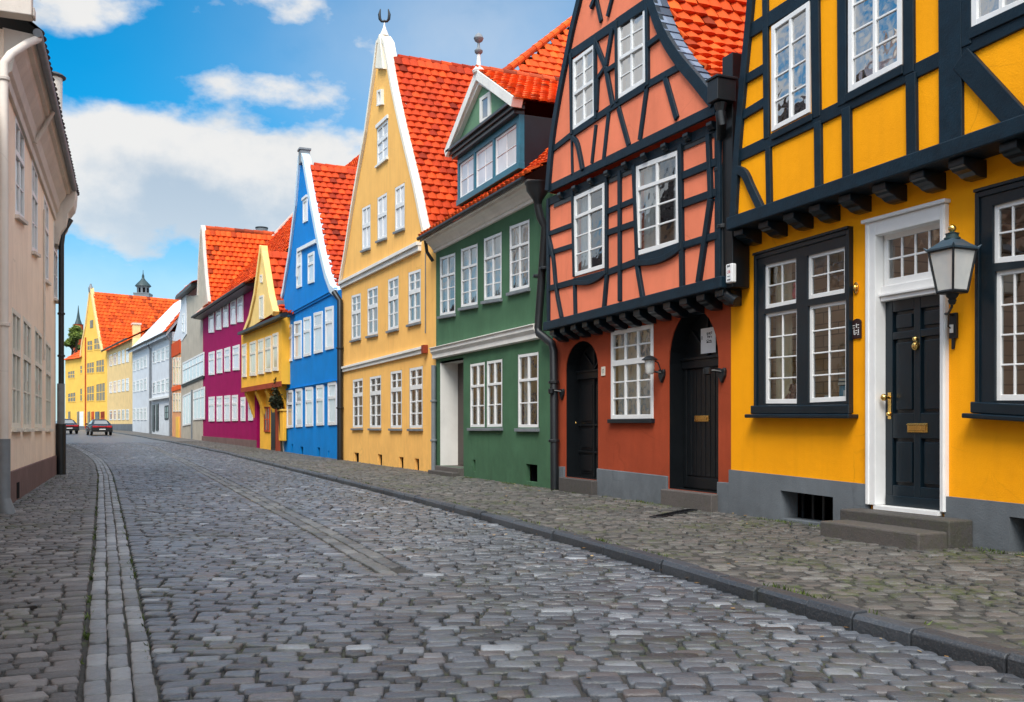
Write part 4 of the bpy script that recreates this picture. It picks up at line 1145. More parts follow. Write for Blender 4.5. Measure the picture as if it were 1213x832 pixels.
for a, b in zip(pr, pr[1:]): mb.prism_x([(a[0], a[1]-.1), (b[0], b[1]-.1), (b[0], b[1]+.28), (a[0], a[1]+.28)], -.45, .05)
mb.build('verge', M['fascia'], H.root)

# ================================================================== 7. little sunny yellow house with the oriel
H = SY = far_frame(282, 335, pa=seg_pt(308, 282, 335))
house(H, 'gabled_house', 'small sunny yellow house with overhanging upper floor and pale pointed gable', group=ROW)
W = H.W; OY = -.55
o0 = H.P(286, 462, OY); o1 = H.P(333.5, 456, OY); ozb = (o0[1]+o1[1])/2
e0 = H.P(282, 394, OY-.3); e1 = H.P(333, 373, OY-.3); oze = (e0[1]+e1[1])/2
Lp = [H.P(a, b, OY) for a, b in ((290.6, 392), (297, 375), (303, 348), (309.5, 298))]
Rp = [H.P(a, b, OY) for a, b in ((326, 370), (321, 350), (317, 325), (312.6, 298))]
facade([(o0[0], ozb), (o1[0], ozb), (o1[0], oze), (o0[0], oze)], [], OY, M['sunny'], H.root, back=6, closed_bottom=True, name='oriel')
facade([Lp[0], Rp[0]]+Rp[1:]+Lp[::-1][:-1], [], OY-.02, M['straw'], H.root, name='gable')
x0d, x1d = .9, W-.5
facade([(.0, -.6), (W, -.6), (W, ozb+.3), (.0, ozb+.3)], [], 0, M['sunny'], H.root, back=6)
for a, b, c, d in ((287.7, 292.5, 408.5, 445.5), (297, 304, 406, 444), (306.5, 313, 403, 442), (315, 322, 400, 439.5), (324, 330, 396, 438)):
    colwin(H, a, b, c, d, .35, yo=OY, cols=1, up=1, lo=1, tf=.36, fw=.12, inset=-.06, opaque='pane_cream', mat='cream', tmid=.12, sill='cream')
colwin(H, 308, 313, 351, 378, .3, yo=OY-.02, cols=1, up=1, lo=1, tf=None, fw=.12, inset=-.06, opaque='pane_cream', mat='cream')
colwin(H, 309, 311.5, 326, 335, .3, yo=OY-.02, cols=1, up=1, lo=1, tf=None, fw=.08, inset=-.06, opaque='pane_cream', mat='cream')
mb = MB(); mb.strip(Lp+[(Lp[-1][0]+.1, Lp[-1][1]+.3)], .3, OY-.12, OY+.2, side=-.3); mb.strip(Rp+[(Rp[-1][0]-.1, Rp[-1][1]+.3)], .29, OY-.119, OY+.2, side=.3)
mb.build('coping', M['straw'], H.root)
tile_roof(M['tile_red'], H.root, [(e1[0]+.1, oze)]+Rp, OY+.2, 7, mp3, course=.5, tw=.45, lift=.08, wave=.08)
tile_roof(M['tile_red'], H.root, [(e0[0]-.1, oze)]+Lp, OY+.2, 7, mp3, course=.9, tw=.8)
MB().prism_x([(OY-.34, oze-.12), (OY, oze-.12), (OY, oze+.12), (OY-.34, oze+.02)], e0[0], e1[0]).build('eaves', M['iron'], H.root)
for px in (289, 301, 313, 327):                               # braces under the overhang
    x = H.P(px, 470, OY)[0]
    MB().prism_x([(.03, ozb-.02), (OY+.08, ozb-.02), (OY+.08, ozb-.25), (OY*.45, ozb-.75), (.03, ozb-1.7)], x-.28, x+.28).build('brace', M['sunny'], H.root, bevel=.03)
MB().box(o0[0], o1[0], OY-.05, OY+.01, ozb-.12, ozb+.14).build('string_course', M['ridge'], H.root)
d0, d1 = H.P(322, 500)[0], H.P(328, 500)[0]; w0, w1 = H.P(313.5, 490)[0], H.P(320, 490)[0]
dt_ = H.P(325, 478)[1]
dr = MB(); dr.box(d0, d1, -.05, .02, -.3, dt_)
for k in range(4): dr.box(d0+.1+(d1-d0-.2)*k/4+.03, d0+.1+(d1-d0-.2)*(k+1)/4-.03, -.075, -.05, .1, dt_-.2)
dr.build('door', M['black'], H.root)
wz = H.P(317, 480)[1]
window(H, (313.8, 482), (320.2, 482), (320.2, 512), (313.8, 512), 0, -.06, 2, 1, 2, None, .1, .1, .05, mat='ridge', opaque='pane_dark')
fp_ = H.P(330, 500)
MB().box(fp_[0]-.2, W, -.12, .0, -.4, fp_[1]+1.0).build('pilaster', M['rust'], H.root)
bx_ = H.P(333, 505, -.3)
t = empty('letter_box', H.world(bx_[0], -.16, bx_[1]), H.rz); tag(t, 'yellow box on the wall beside the plant at the blue house corner', 'box')
MB().box(-.45, .45, -.16, .035, -.75, .75).build('body', M['sunny'], t, bevel=.04); MB().box(-.5, .5, -.22, .03, .751, .85).build('lid', M['gold'], t, bevel=.02)

# leaves: many small faces spread through a volume
M['leaf'] = None
def leaf_mat(name, a, b2):
    m, nt, b = nodes(name)
    at = N(nt, 'ShaderNodeAttribute', attribute_name='rnd')
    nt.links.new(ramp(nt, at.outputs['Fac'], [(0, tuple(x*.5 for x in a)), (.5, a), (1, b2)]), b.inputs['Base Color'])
    b.inputs['Roughness'].default_value = .55; b.inputs['Specular IOR Level'].default_value = .3
    return m
M['leaf'] = leaf_mat('foliage', (.10, .15, .025), (.22, .28, .05))
M['leaf_dark'] = leaf_mat('dark_foliage', (.022, .03, .012), (.08, .06, .03))
M['bark'] = paint('bark', (.06, .045, .03), .9, .4, .2)
def foliage(clumps, n, size):
    mb = MB()
    for _ in range(n):
        c, r = random.choice(clumps)
        d = Vector((random.gauss(0, 1), random.gauss(0, 1), random.gauss(0, 1))).normalized()*r*random.random()**.4
        p = Vector(c)+Vector((d.x, d.y, d.z*.9)); s = size*random.uniform(.6, 1.4)
        a = Vector((random.gauss(0, 1), random.gauss(0, 1), random.gauss(0, .6))).normalized(); b = a.orthogonal().normalized()
        b = (b+a.cross(b)*random.uniform(-1, 1)).normalized()
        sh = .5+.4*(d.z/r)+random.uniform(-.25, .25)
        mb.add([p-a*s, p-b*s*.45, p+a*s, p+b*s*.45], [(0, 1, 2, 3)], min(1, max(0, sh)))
    return mb
pp = H.P(330, 476, -.4)
t = empty('climbing_plant', H.world(pp[0]-.2, -.35, -.2), H.rz); tag(t, 'dark leafy climbing plant hanging by the entrance of the small sunny yellow house', 'plant')
MB().tube([(.1, .15, 0), (.15, .05, 1.2), (0, .0, 2.4), (-.3, -.1, 3.4)], [.06, .05, .04, .02], 7).build('stem', M['bark'], t)
foliage([((.1, 0, 2.6), .35), ((.25, -.1, 2.9), .42), ((.15, 0, 3.3), .42), ((-.5, -.05, 2.75), .32), ((-1.0, .05, 2.6), .25), ((.3, .0, 3.7), .3)], 1100, .09).build('foliage', M['leaf_dark'], t)

# ================================================================== 8. grey beige house
H = far_frame(215, 240)
house(H, 'gabled_house', 'weathered grey beige house with narrow tall gable and long bands of white windows', group=ROW)
W = H.W
ap0 = H.P(239.6, 271)
Lp = [H.P(a, b) for a, b in ((234.8, 350), (236.3, 310), (238.6, 273))]; Rp = [H.P(a, b) for a, b in ((248, 358), (245, 330), (242.5, 300), (240.8, 273))]
lt = H.P(216, 351)[1]; rt = Lp[0][1]
facade([(0, -.6), (W+.2, -.6), (W+.2, Rp[0][1]), (Rp[0][0], Rp[0][1])]+Rp[1:]+Lp[::-1]+[(0, lt)], [], -.03, M['greige'], H.root, back=14)
coping(H, Lp, Rp, .3, 'fascia', .25, -.10, .2)
dep = max(8, min(30, depth_at(H, 313, 276, ap0[0])))
tile_roof(M['tile_hot'], H.root, [(Rp[0][0]+1.2, Rp[0][1]-2.0)]+Rp, .1, dep, mp3, course=.40, tw=.38, lift=.09, wave=.08)
tile_roof(M['tile_hot'], H.root, Lp, .1, dep, mp3, course=1.1, tw=1)
ridge_tiles((ap0[0], .2, ap0[1]+.05), (ap0[0], dep, ap0[1]+.05), M['ridge'], H.root, .2, .7)
tile_roof(M['tile_hot'], H.root, [(-.4, lt), (1.0, lt+.6), (3.0, lt+1.6)], 0, H.X(235), ms, course=.6, tw=.5)
MB().prism_x([(-.5, lt-.25), (0, lt-.25), (0, lt+.05), (-.5, lt-.02)], -.1, H.X(234)).build('eaves', M['iron'], H.root)
kw = dict(yo=-.03, fw=.14, inset=-.06, opaque='pane_white', bar=.10, mull=0)
window(H, (217, 430), (242.2, 417), (242.2, 445.5), (217, 456), cols=6, up=1, lo=1, tf=.35, **kw)
window(H, (217, 469), (227, 464), (227, 503), (217, 505), cols=3, up=1, lo=1, tf=None, **kw)
window(H, (229.5, 463), (243, 458), (243, 497), (229.5, 498), cols=3, up=1, lo=1, tf=.3, **kw)
string_course(H, (216, 457.5), (242, 446.5), .2, .12, 'iron', yo=-.03)
MB().box(H.X(227.6), H.X(228.6), -.1, .0, -.3, H.P(228, 462)[1]).build('downpipe', M['zinc'], H.root)
for px, py, r, hh, nm in ((310, 277, 1.15, 1.7, 'round grey metal drum on the ridge of the orange roofs'), (296.5, 278, .7, 1.0, 'smaller grey metal drum on the orange ridge left of the large one')):
    x, z = H.P(px, py, dep*.88 if r < 1 else dep*.97)
    t = empty('chimney', H.world(x, dep*.88 if r < 1 else dep*.97, z-1.2), H.rz); tag(t, nm, 'chimney')
    MB().lathe([(r*.92, 0), (r*.92, 1.1), (r*.95, 1.15), (r, 1.2+hh*.55)], (0, 0, 0), 18).build('stack', M['zinc'], t, smooth=True)
    MB().lathe([(r*1.05, 1.2+hh*.55), (r*1.08, 1.2+hh*.7), (r*.9, 1.2+hh*.72), (.1, 1.2+hh*.78)], (0, 0, 0), 18).build('cap', M['iron'], t, smooth=True)

# ================================================================== 9. narrow peach house with white gable
H = far_frame(204, 215)
house(H, 'gabled_house', 'narrow peach house under a curved white gable', group=ROW)
W = H.W
zt = H.P(209, 400)[1]
facade([(0, -.6), (W, -.6), (W, zt), (0, zt)], [], -.02, M['peach'], H.root, back=12)
g = [H.P(a, b, -.05) for a, b in ((204.5, 404), (215.5, 404), (220.5, 396), (220.3, 338), (219, 338), (216.5, 352), (213, 370), (209, 388))]
facade(g, [], -.05, M['palegrey'], H.root, back=9, name='gable')
colwin(H, 216.2, 218.6, 372, 394, .3, yo=-.05, cols=1, tf=.5, fw=.15, inset=-.05, opaque='pane_white', lo=1)
for y0, y1 in ((424, 456), (466, 488)):
    for a, b in ((205.3, 208), (209, 211.6), (212.4, 214.6)): colwin(H, a, b, y0, y1, .3, yo=-.02, cols=1, up=1, lo=1, tf=.35, fw=.12, inset=-.05, opaque='pane_cream', mat='cream')
MB().prism([H.P(204.4, 424), H.P(214.6, 418), H.P(214.6, 402), H.P(204.4, 408)], -.10, .0).build('tile_hanging', M['tile_hot'], H.root)
MB().prism([H.P(204.4, 464), H.P(214.6, 461), H.P(214.6, 456), H.P(204.4, 459)], -.09, .0).build('band', M['tile_hot'], H.root)
dq_ = H.P(211, 494); MB().box(H.X(209.5), H.X(213), -.10, .0, -.5, dq_[1]).build('door', M['gold'], H.root)

# ================================================================== 10. pale grey white houses
for (a, b, lab, dpx) in ((180, 204, 'pale blue white house with black shop door and a smooth white roof', 203), (157, 180, 'pale blue white house with grey windows left of the black shop door', 175)):
    H = far_frame(a, b)
    house(H, 'town_house', lab, group=ROW)
    W = H.W
    ee = H.P(206.5, 389, -.4) if a == 180 else H.P(175, 404, -.4)
    ez = ee[1]
    facade([(0, -.8), (W, -.8), (W, ez), (0, ez)], [], 0, M['palegrey'], H.root, back=10)
    rr = H.P(213, 346, 4.5)[1] if a == 180 else H.P(178, 377, 4.5)[1]
    mb = MB(); mb.prism_x([(-.5, ez-.1), (4.5, rr), (9.5, ez), (9.5, ez-.3), (4.5, rr-.3), (-.5, ez-.4)], -.1, W+(.0 if a == 180 else -.02)); mb.build('roof', M['palegrey'], H.root)
    if a == 180:
        tile_roof(M['tile_hot'], H.root, [(-.6, ez-.05), (4.5, rr+.1)], W-1.5, W+1.2, ms, course=.6, tw=.5, name='verge_tiles')
    MB().tube([(0, -.6, ez-.05), (W, -.6, ez-.05)], .1, 8).build('gutter', M['iron'], H.root)
    xd = W-.15; MB().tube([(xd, -.55, ez-.1), (xd, -.15, ez-.8), (xd, -.15, -.3)], .11, 8).build('downpipe', M['zinc'], H.root)
    kw = dict(yo=0, cols=2, up=1, lo=1, tf=.35, fw=.13, bar=.08, inset=-.05, opaque='pane_grey', mull=0)
    if a == 180:
        for y0, y1, s in ((417, 431, .45), (453, 467, .3)):
            for k in range(4):
                p0 = 181+5.3*k; colwin(H, p0, p0+3.8, y0-k*2.3*(1 if y0 < 440 else .7), y1-k*1.6*(1 if y0 < 440 else .5), s, **kw)
        for p0, p1, y0, y1 in ((181, 183.7, 480, 503), (185, 188.2, 479, 502)):
            d = quad(H, (p0, y0), (p1, y0-.6), (p1, y1+8), (p0, y1+8), 0); mb = MB(); rect(mb, d, 0, 1, 0, 1, -.06, .02); rect(mb, d, .1, .9, .06, .6, -.09, -.06); rect(mb, d, .1, .9, .66, .95, -.085, -.06); mb.build('door', M['black'], H.root)
        window(H, (195.5, 481), (199.8, 480), (199.8, 497), (195.5, 497.5), 0, -.05, 2, 1, 2, None, .08, .14, .06, mat='iron', opaque='pane_dark')
        MB().prism([H.P(180.3, 475), H.P(203.5, 471), H.P(203.5, 468.5), H.P(180.3, 472.5)], -.3, 0).build('string_course', M['white'], H.root)
    else:
        for y0, y1, s in ((428, 440, .35), (452, 465, .25), (484, 498, .08)):
            for k in range(4):
                p0 = 158+4.3*k; colwin(H, p0, p0+3.0, y0-k*(2.0 if y0 < 440 else 1.2 if y0 < 470 else .3), y1-k*(1.4 if y0 < 440 else .8 if y0 < 470 else .0), s, **kw)

# ================================================================== 11. pale yellow long house
H = far_frame(127, 157)
house(H, 'town_house', 'long pale yellow house with grey plinth and three rows of windows', group=ROW)
W = H.W; ez = (H.P(124, 414, -.4)[1]+H.P(155, 400, -.4)[1])/2
facade([(0, -.9), (W, -.9), (W, ez), (0, ez)], [], 0, M['pale_yellow'], H.root, back=9)
MB().prism([(0, -.9), (W, -.9), (W, H.P(150, 502.5)[1]), (0, H.P(130, 502.5)[1])], -.06, .01).build('plinth', M['plinth'], H.root)
tile_roof(M['tile_hot'], H.root, [(-.6, ez-.1), (4.5, ez+2.6)], -.1, W, ms, course=.7, tw=.6)
tile_roof(M['tile_hot'], H.root, [(9, ez-.1), (4.5, ez+2.6)], -.1, W, ms, course=1.4, tw=1.2)
MB().tube([(0, -.65, ez-.1), (W, -.65, ez-.1)], .12, 8).build('gutter', M['iron'], H.root)
kw = dict(yo=0, cols=2, up=1, lo=1, tf=.35, fw=.13, bar=.08, inset=-.05, mull=0)
for y0, y1, s, st in ((421, 434, .4, 1.9), (453, 466, .25, 1.1), (486, 498, .1, .2)):
    for k in range(5):
        p0 = 130+4.9*k
        colwin(H, p0, p0+3.2, y0-k*st, y1-k*st*.6, s, opaque='pane_white' if y0 < 480 else 'pane_brown', **kw)
x, z = H.P(153, 400, 3.5)
for px, pw_, ph, lb in ((160, 1.5, 2.9, 'broad pale brick chimney between the yellow and white houses'), (152.5, .5, 2.6, 'slim pale chimney left of the broad one on the long pale yellow house')):
    x, z = H.P(px, 400, 4.2)
    t = empty('chimney', H.world(x, 4.2, ez+1.0), H.rz); tag(t, lb, 'chimney')
    MB().box(-pw_, pw_, -.5, .5, 0, ph).build('stack', M['pale_yellow'], t, bevel=.03); MB().box(-pw_-.1, pw_+.1, -.6, .6, ph+.001, ph+.25).build('cap', M['fascia'], t, bevel=.03)

# ================================================================== 12. golden gabled house closing the view
H = far_frame(82, 127)
house(H, 'gabled_house', 'large golden yellow house with pointed gable and huge red roof at the far bend', group=ROW)
W = H.W
Lp = [H.P(a, b) for a, b in ((95.5, 424), (97.3, 407), (101.5, 386), (106.6, 346))]; Rp = [H.P(a, b) for a, b in ((121.5, 416), (119.5, 407), (115, 382), (109.5, 350), (108.4, 346))]
facade([(-1.5, -1.2), (W, -1.2), (W, Rp[0][1]), Rp[0]]+Rp[1:]+Lp[::-1]+[(-1.5, Lp[0][1])], [], -.02, M['gold'], H.root, back=14)
coping(H, Lp, Rp[:-1], .3, 'pale_yellow', .5, -.15, .3)
x, z = H.P(107.5, 346); MB().lathe([(.3, 0), (.35, .5), (.15, .9), (.12, 1.1)], (x, 0, z), 8).build('gable_tip', M['zinc'], H.root)
dep = max(12, min(45, depth_at(H, 190, 357, x)))
tile_roof(M['tile_hot'], H.root, [(Rp[0][0]+.6, Rp[0][1]-1.2)]+Rp, .1, dep, mp3, course=.5, tw=.5, lift=.06, wave=.06)
tile_roof(M['tile_hot'], H.root, Lp, .1, dep, mp3, course=1.5, tw=1.5)
w0 = H.P(81, 408)[1]
tile_roof(M['tile_hot'], H.root, [(-.4, Lp[0][1]-.1), (4, Lp[0][1]+2.6)], -1.5, Lp[0][0]+.6, ms, course=.8, tw=.7, name='wing_roof')
kw = dict(yo=-.02, up=1, lo=2, tf=None, fw=.12, bar=.09, inset=-.05, mull=0, opaque='pane_brown', mat='gold')
for (a, b, c, d, n) in ((103.5, 110, 404, 416, 2), (111.5, 119, 401, 415, 2), (103, 112, 430, 443, 3), (114, 124, 427, 442, 3), (103, 112, 458, 476, 3), (114, 125, 455, 476, 3), (80.5, 89, 440, 449, 3), (80.5, 90, 466, 477, 3), (95, 98, 433, 443, 1), (95, 98, 460, 476, 1)):
    colwin(H, a, b, c, d, .22, cols=n, **kw)
q = quad(H, (107, 380), (110.5, 379), (110.5, 388), (107, 389), -.02); mb = MB(); rect(mb, q, 0, 1, 0, 1, -.08, 0); rect(mb, q, .25, .75, .15, .85, -.10, -.08); mb.build('niche', M['pane_brown'], H.root)
for a, b, mt in ((91.5, 94, 'pane_brown'), (94.5, 99, 'white'), (104, 107, 'pane_brown'), (108.5, 111.5, 'ridge'), (113, 118, 'pane_dark'), (119.5, 124, 'ridge'), (81, 83.5, 'pane_brown')):
    q = quad(H, (a, 488), (b, 487.5), (b, 506), (a, 506), -.02); mb = MB(); rect(mb, q, 0, 1, 0, 1, -.07, .0); rect(mb, q, .12, .88, .06, .6, -.10, -.07); rect(mb, q, .12, .88, .66, .95, -.098, -.07)
    mb.build('door' if mt != 'pane_dark' else 'shop_window', M[mt], H.root)
MB().box(H.X(101.6), H.X(102.3), -.14, 0, -.5, H.P(102, 400)[1]).build('downpipe', M['ridge'], H.root)
MB().prism([(-1.5, -1.2), (W, -1.2), (W, .35), (-1.5, .35)], -.08, -.021).build('plinth', M['plinth'], H.root)

# tower, spire and trees behind the roofs
def back_point(px, zc): return from_cam((px-PX0)/F*zc, zc)
p = back_point(169.5, 215); Zy = lambda y, zc: EYE+(HOR-y)/F*zc
t = empty('church_tower', (p.x, p.y, 0), .5); tag(t, 'dark copper cupola on a grey stone tower rising behind the red roof', 'tower')
MB().lathe([(2.3, 0), (2.3, Zy(350, 215)), (2.4, Zy(349, 215)), (2.4, Zy(348, 215))], (0, 0, 0), 4).build('shaft', M['zinc'], t)
b0_ = Zy(348, 215)
mb = MB(); mb.lathe([(1.3, b0_), (1.3, Zy(341, 215)), (1.5, Zy(340.5, 215)), (1.5, Zy(339.5, 215))], (0, 0, 0), 8)
mb.build('lantern_storey', M['zinc'], t)
M['copper'] = paint('dark_copper', (.02, .05, .055), .5, .3)
MB().lathe([(1.75, Zy(339.5, 215)), (1.6, Zy(338, 215)), (1.0, Zy(334.5, 215)), (.55, Zy(332, 215)), (.3, Zy(330, 215)), (.25, Zy(328, 215)), (.28, Zy(327.5, 215)), (.08, Zy(324, 215)), (.05, Zy(320, 215))], (0, 0, 0), 10).build('cupola', M['copper'], t, smooth=True)
for k in range(8):
    a = k*math.pi/4+.39; mb = MB(); mb.box(-.24, .24, -.04, .04, b0_+.15, Zy(341.6, 215))
    o = mb.build('opening', M['void'], t); o.location = (1.22*math.cos(a), 1.22*math.sin(a), 0); o.rotation_euler = (0, 0, a+math.pi/2)
p = back_point(92.8, 190); M['verdigris'] = paint('verdigris', (.16, .24, .24), .6, .2)
t = empty('church_spire', (p.x, p.y, 0)); tag(t, 'thin distant green spire left of the golden gable', 'spire')
MB().lathe([(.9, 0), (.9, Zy(385, 190)), (1.0, Zy(384.5, 190))], (0, 0, 0), 8).build('shaft', M['rust'], t)
MB().lathe([(.7, Zy(384.5, 190)), (.35, Zy(378, 190)), (.15, Zy(370, 190)), (.04, Zy(362, 190))], (0, 0, 0), 8).build('cupola', M['copper'], t)
def tree(px, zc, ytop, ybase, rad, lab):
    p = back_point(px, zc); zt_, zb_ = Zy(ytop, zc), Zy(ybase, zc)
    t = empty('leafy_tree', (p.x, p.y, .6)); tag(t, lab, 'tree', 'trees beyond the far bend')
    h = zt_-.6; tr = MB().tube([(0, 0, 0), (.15, .1, h*.4), (.0, .2, h*.7), (.2, .0, h*.92)], [.45, .36, .22, .06], 8)
    cl = []
    for k in range(9):
        a = random.random()*6.28; r = rad*random.uniform(.3, .9); zz = zb_-.6+(zt_-zb_)*random.uniform(.1, .85)
        c = (r*math.cos(a), r*math.sin(a), zz); cl.append((c, rad*random.uniform(.35, .55)))
        tr.tube([(.08, .1, zz-rad*.8), (c[0]*.6, c[1]*.6, zz-.3*rad), c], [.14, .08, .03], 6)
    cl.append(((0, 0, zt_-.6-rad*.4), rad*.45))
    tr.build('trunk', M['bark'], t); foliage(cl, 2200, .26).build('crown', M['leaf'], t)
tree(90, 172, 385, 408, 1.5, 'green tree showing over the wing of the golden house')
tree(85, 178, 394, 414, 1.3, 'lower green tree at the edge of the left house, left of the spire')

# ================================================================== left side
H = LH = Frame((-1.43, 18.9), (-1.09, 30.7), -.1)
house(H, 'town_house', 'beige plastered house with mauve plinth and deep grey eaves along the left edge', group='houses on the left side of the street')
W = H.W
lo_, hi_ = -1.6, -.05
for _ in range(40):
    OV = (lo_+hi_)/2
    if H.P(41, 36, OV)[1] > H.P(85, 213, OV)[1]: hi_ = OV
    else: lo_ = OV
print('EAVE', OV, H.P(41, 36, OV), H.P(85, 213, OV), H.P(41, 36, -.5), H.P(85, 213, -.5))
OV = -.5
ez = (H.P(45, 52, OV)[1]+H.P(85, 213, OV)[1])/2
gh = []
kw = dict(yo=0, cols=2, up=1, lo=2, tf=.36, mull=.07, fw=.09, bar=.035, inset=-.01, gl='glass_mid', holes=gh, tmid=.1)
for a, b, y0, y1, yb in ((14, 24, 364, 373, 507), (27, 36.5, 374, 385, 507.5), (41, 49.5, 386, 397, 507), (54, 60, 402, 410, 508)):
    window(H, (a, y0), (b, y1), (b, yb), (a, yb), sill='cream', curt=[(0, 1)], mat='cream', **kw)
for a, b, y0, y1, y2, y3 in ((17.8, 28.5, 137, 160, 262, 254), (37.5, 44.2, 188, 206, 301, 297), (51.8, 57.2, 230, 246, 335, 331), (63.5, 68, 262, 275, 357, 353)):
    window(H, (a, y0), (b, y1), (b, y2), (a, y3), sill='fascia', curt=[(0, 1)] if a < 45 else [(0, .5)], mat='white', **kw)
facade([(-.55, -.4), (W, -.4), (W, ez), (-.55, ez)], gh, 0, M['pink'], H.root, back=8, reveal=.12)
pa, pb = H.P(8, 561, -.04), H.P(66, 540, -.04)
MB().prism([(-.55, -.4), (W+.001, -.4), (W+.001, pb[1]), (-.55, pa[1])], -.045, .01).build('plinth', M['mauve'], H.root, bevel=.01)
q = quad(H, (20, 572), (23, 571), (23, 590), (20, 591), -.05); mb = MB(); rect(mb, q, 0, 1, 0, 1, -.052, -.03); mb.build('cellar_opening', M['void'], H.root)
h = .9
prof = [(.02, ez-h), (-.06, ez-h), (-.06, ez-h*.8), (-.12, ez-h*.74), (-.16, ez-h*.5), (-.28, ez-h*.3), (-.32, ez-.16), (-.40, ez-.14), (-.43, ez-.05), (OV+.04, ez-.03), (OV+.04, ez), (.02, ez+.05)]
MB().prism_x(prof, -.5, W-.7).build('cornice', M['fascia'], H.root, bevel=.006)
MB().tube([(-.6, OV-.02, ez+.0), (W-.75, OV-.02, ez)], .075, 10).build('gutter', M['zinc'], H.root, smooth=True)
z1_ = H.P(89, 292, -.5)[1]
prof2 = [(.02, z1_-.1), (-.10, z1_-.1), (-.16, z1_+.2), (-.30, z1_+.45), (-.36, z1_+.8), (-.50, z1_+1.0), (-.54, z1_+1.2), (-.56, ez+.02), (.02, ez+.08)]
MB().prism_x(prof2, W-.65, W+.35).build('eaves_return', M['fascia'], H.root, bevel=.008)
M['slate_roof'] = tiles_mat('dark_tiles', (.03, .03, .034), (.07, .068, .07), .3)
tile_roof(M['slate_roof'], H.root, [(OV-.02, ez+.04), (4, ez+4.4)], -.55, W+.3, ms, course=.36, tw=.3, flip=-1)
tile_roof(M['slate_roof'], H.root, [(8.5, ez), (4, ez+4.4)], -.55, W+.3, ms, course=.8, tw=.6)
# grey dormer block at the near end of the eaves
x1_ = H.P(37.5, 15, -.48)[0]
mb = MB(); mb.box(-.9, x1_, -.48, 3.2, ez+.06, ez+2.6); mb.box(-1.0, x1_+.06, -.56, 3.3, ez+2.601, ez+2.8); mb.box(-.9, x1_+.05, -.52, -.4801, ez+.07, ez+.22)
dm = mb.build('dormer', M['fascia'], H.root, bevel=.015)
dwq = [(-.2, ez+2.3), (x1_-.45, ez+2.3), (x1_-.45, ez+.75), (-.2, ez+.75)]
s_, p_ = sash(H, dm, dwq, -.54, 2, 2, fr=.08); s_.name = 'window'; p_.build('pane', M['pane_white'], dm)
# round chimney with a domed cap
yc = .9; cx_, cz_ = H.P(64, 100, yc); ct = H.P(64, 92, yc)[1]; cbz = H.P(64, 150, yc)[1]
t = empty('chimney', H.world(cx_, yc, ez+.9), H.rz); tag(t, 'dark round chimney with domed cap on the roof of the beige left house', 'chimney')
hh = ct-(ez+.9)-H.z0*0
MB().lathe([(.30, -.3), (.30, hh*.55), (.32, hh*.56), (.32, hh*.62), (.30, hh*.63), (.32, hh)], (0, 0, 0), 18).build('stack', M['fascia'], t, smooth=True)
MB().lathe([(.44, hh-.02), (.46, hh+.03), (.36, hh+.12), (.2, hh+.19), (.03, hh+.22)], (0, 0, 0), 18).build('cap', M['iron'], t, smooth=True)
# pipes
px_ = H.P(4.5, 400, -.13)[0]
pipe(H.root, [(px_+1.25, OV-.02, ez-.05), (px_+.9, -.38, ez-.28), (px_+.25, -.2, ez-.72), (px_, -.13, ez-.95), (px_, -.13, .8)], .066, 'zinc_white' if 'zinc_white' in M else 'fascia', brackets=[(px_, -.13, ez-1.2), (px_, -.13, 3.0)], seg=14)
mb = MB(); mb.tube([(px_, -.14, 1.2), (px_, -.14, .25)], .085, 14); mb.tube([(px_, -.14, .26), (px_, -.17, .1), (px_+.0, -.2, -.05)], [.085, .11, .13], 14)
mb.build('pipe_boot', M['zinc'], H.root, smooth=True)
xq = W-.25
pipe(H.root, [(xq+.1, -.4, ez-.75), (xq, -.2, ez-1.15), (xq, -.16, ez-1.5), (xq, -.16, 2.6)], .075, 'iron', brackets=[(xq, -.16, 4.6), (xq, -.16, 3.4)])
pipe(H.root, [(xq+.02, -.15, 2.61), (xq+.02, -.15, 1.45)], .10, 'zinc')
mb = MB(); mb.tube([(xq, -.15, 1.46), (xq, -.15, -.1)], .135, 12); mb.build('pipe_boot', M['iron'], H.root, smooth=True)
pipe(H.root, [(H.X(33), OV, ez-.0), (H.X(34), -.3, ez-.35), (H.X(34), -.12, ez-.7)], .05, 'fascia')
x = H.P(53, 400, -.05)[0]; pipe(H.root, [(x, -.04, ez-1.4), (x, -.04, 3.0)], .025, 'fascia', name='conduit')
# next house on the left, towards the viewer and past him
H = Frame((-2.15, -16), (-2.05, 17.9), -.1)
house(H, 'town_house', 'beige house with dark windows nearest on the left, before the pale downpipe', group='houses on the left side of the street')
W = H.W; gh = []
def lw(x0, x1, z0, z1):
    """rectangular window given in metres"""
    o = []
    for (x, z) in ((x0, z1), (x1, z1), (x1, z0), (x0, z0)): o.append((x, z))
    return o
mbw = []
for k in range(9):
    for z0, z1 in ((1.1, 2.9), (4.2, 5.9)):
        q = lw(1.6+3.6*k, 2.9+3.6*k, z0, z1); gh.append(hole_of(q, -.04)); mbw.append(q)
facade([(0, -.4), (W, -.4), (W, 6.6), (0, 6.6)], gh, 0, M['pink'], H.root, back=8, reveal=.12)
for q in mbw:
    s_, p_ = sash(H, H.root, q, .0, 2, 3, fr=.08, bar=.03); s_.name = 'window'; p_.build('pane', M['pane_dark'], s_)
MB().prism_x([(.02, 6.0), (-.2, 6.2), (-.4, 6.5), (-.4, 6.65), (.02, 6.65)], -.1, W).build('cornice', M['fascia'], H.root)
mb = MB(); mb.prism_x([(-.4, 6.66), (4, 9.2), (8.4, 6.66)], -.1, W); mb.build('roof', M['slate_roof'], H.root)

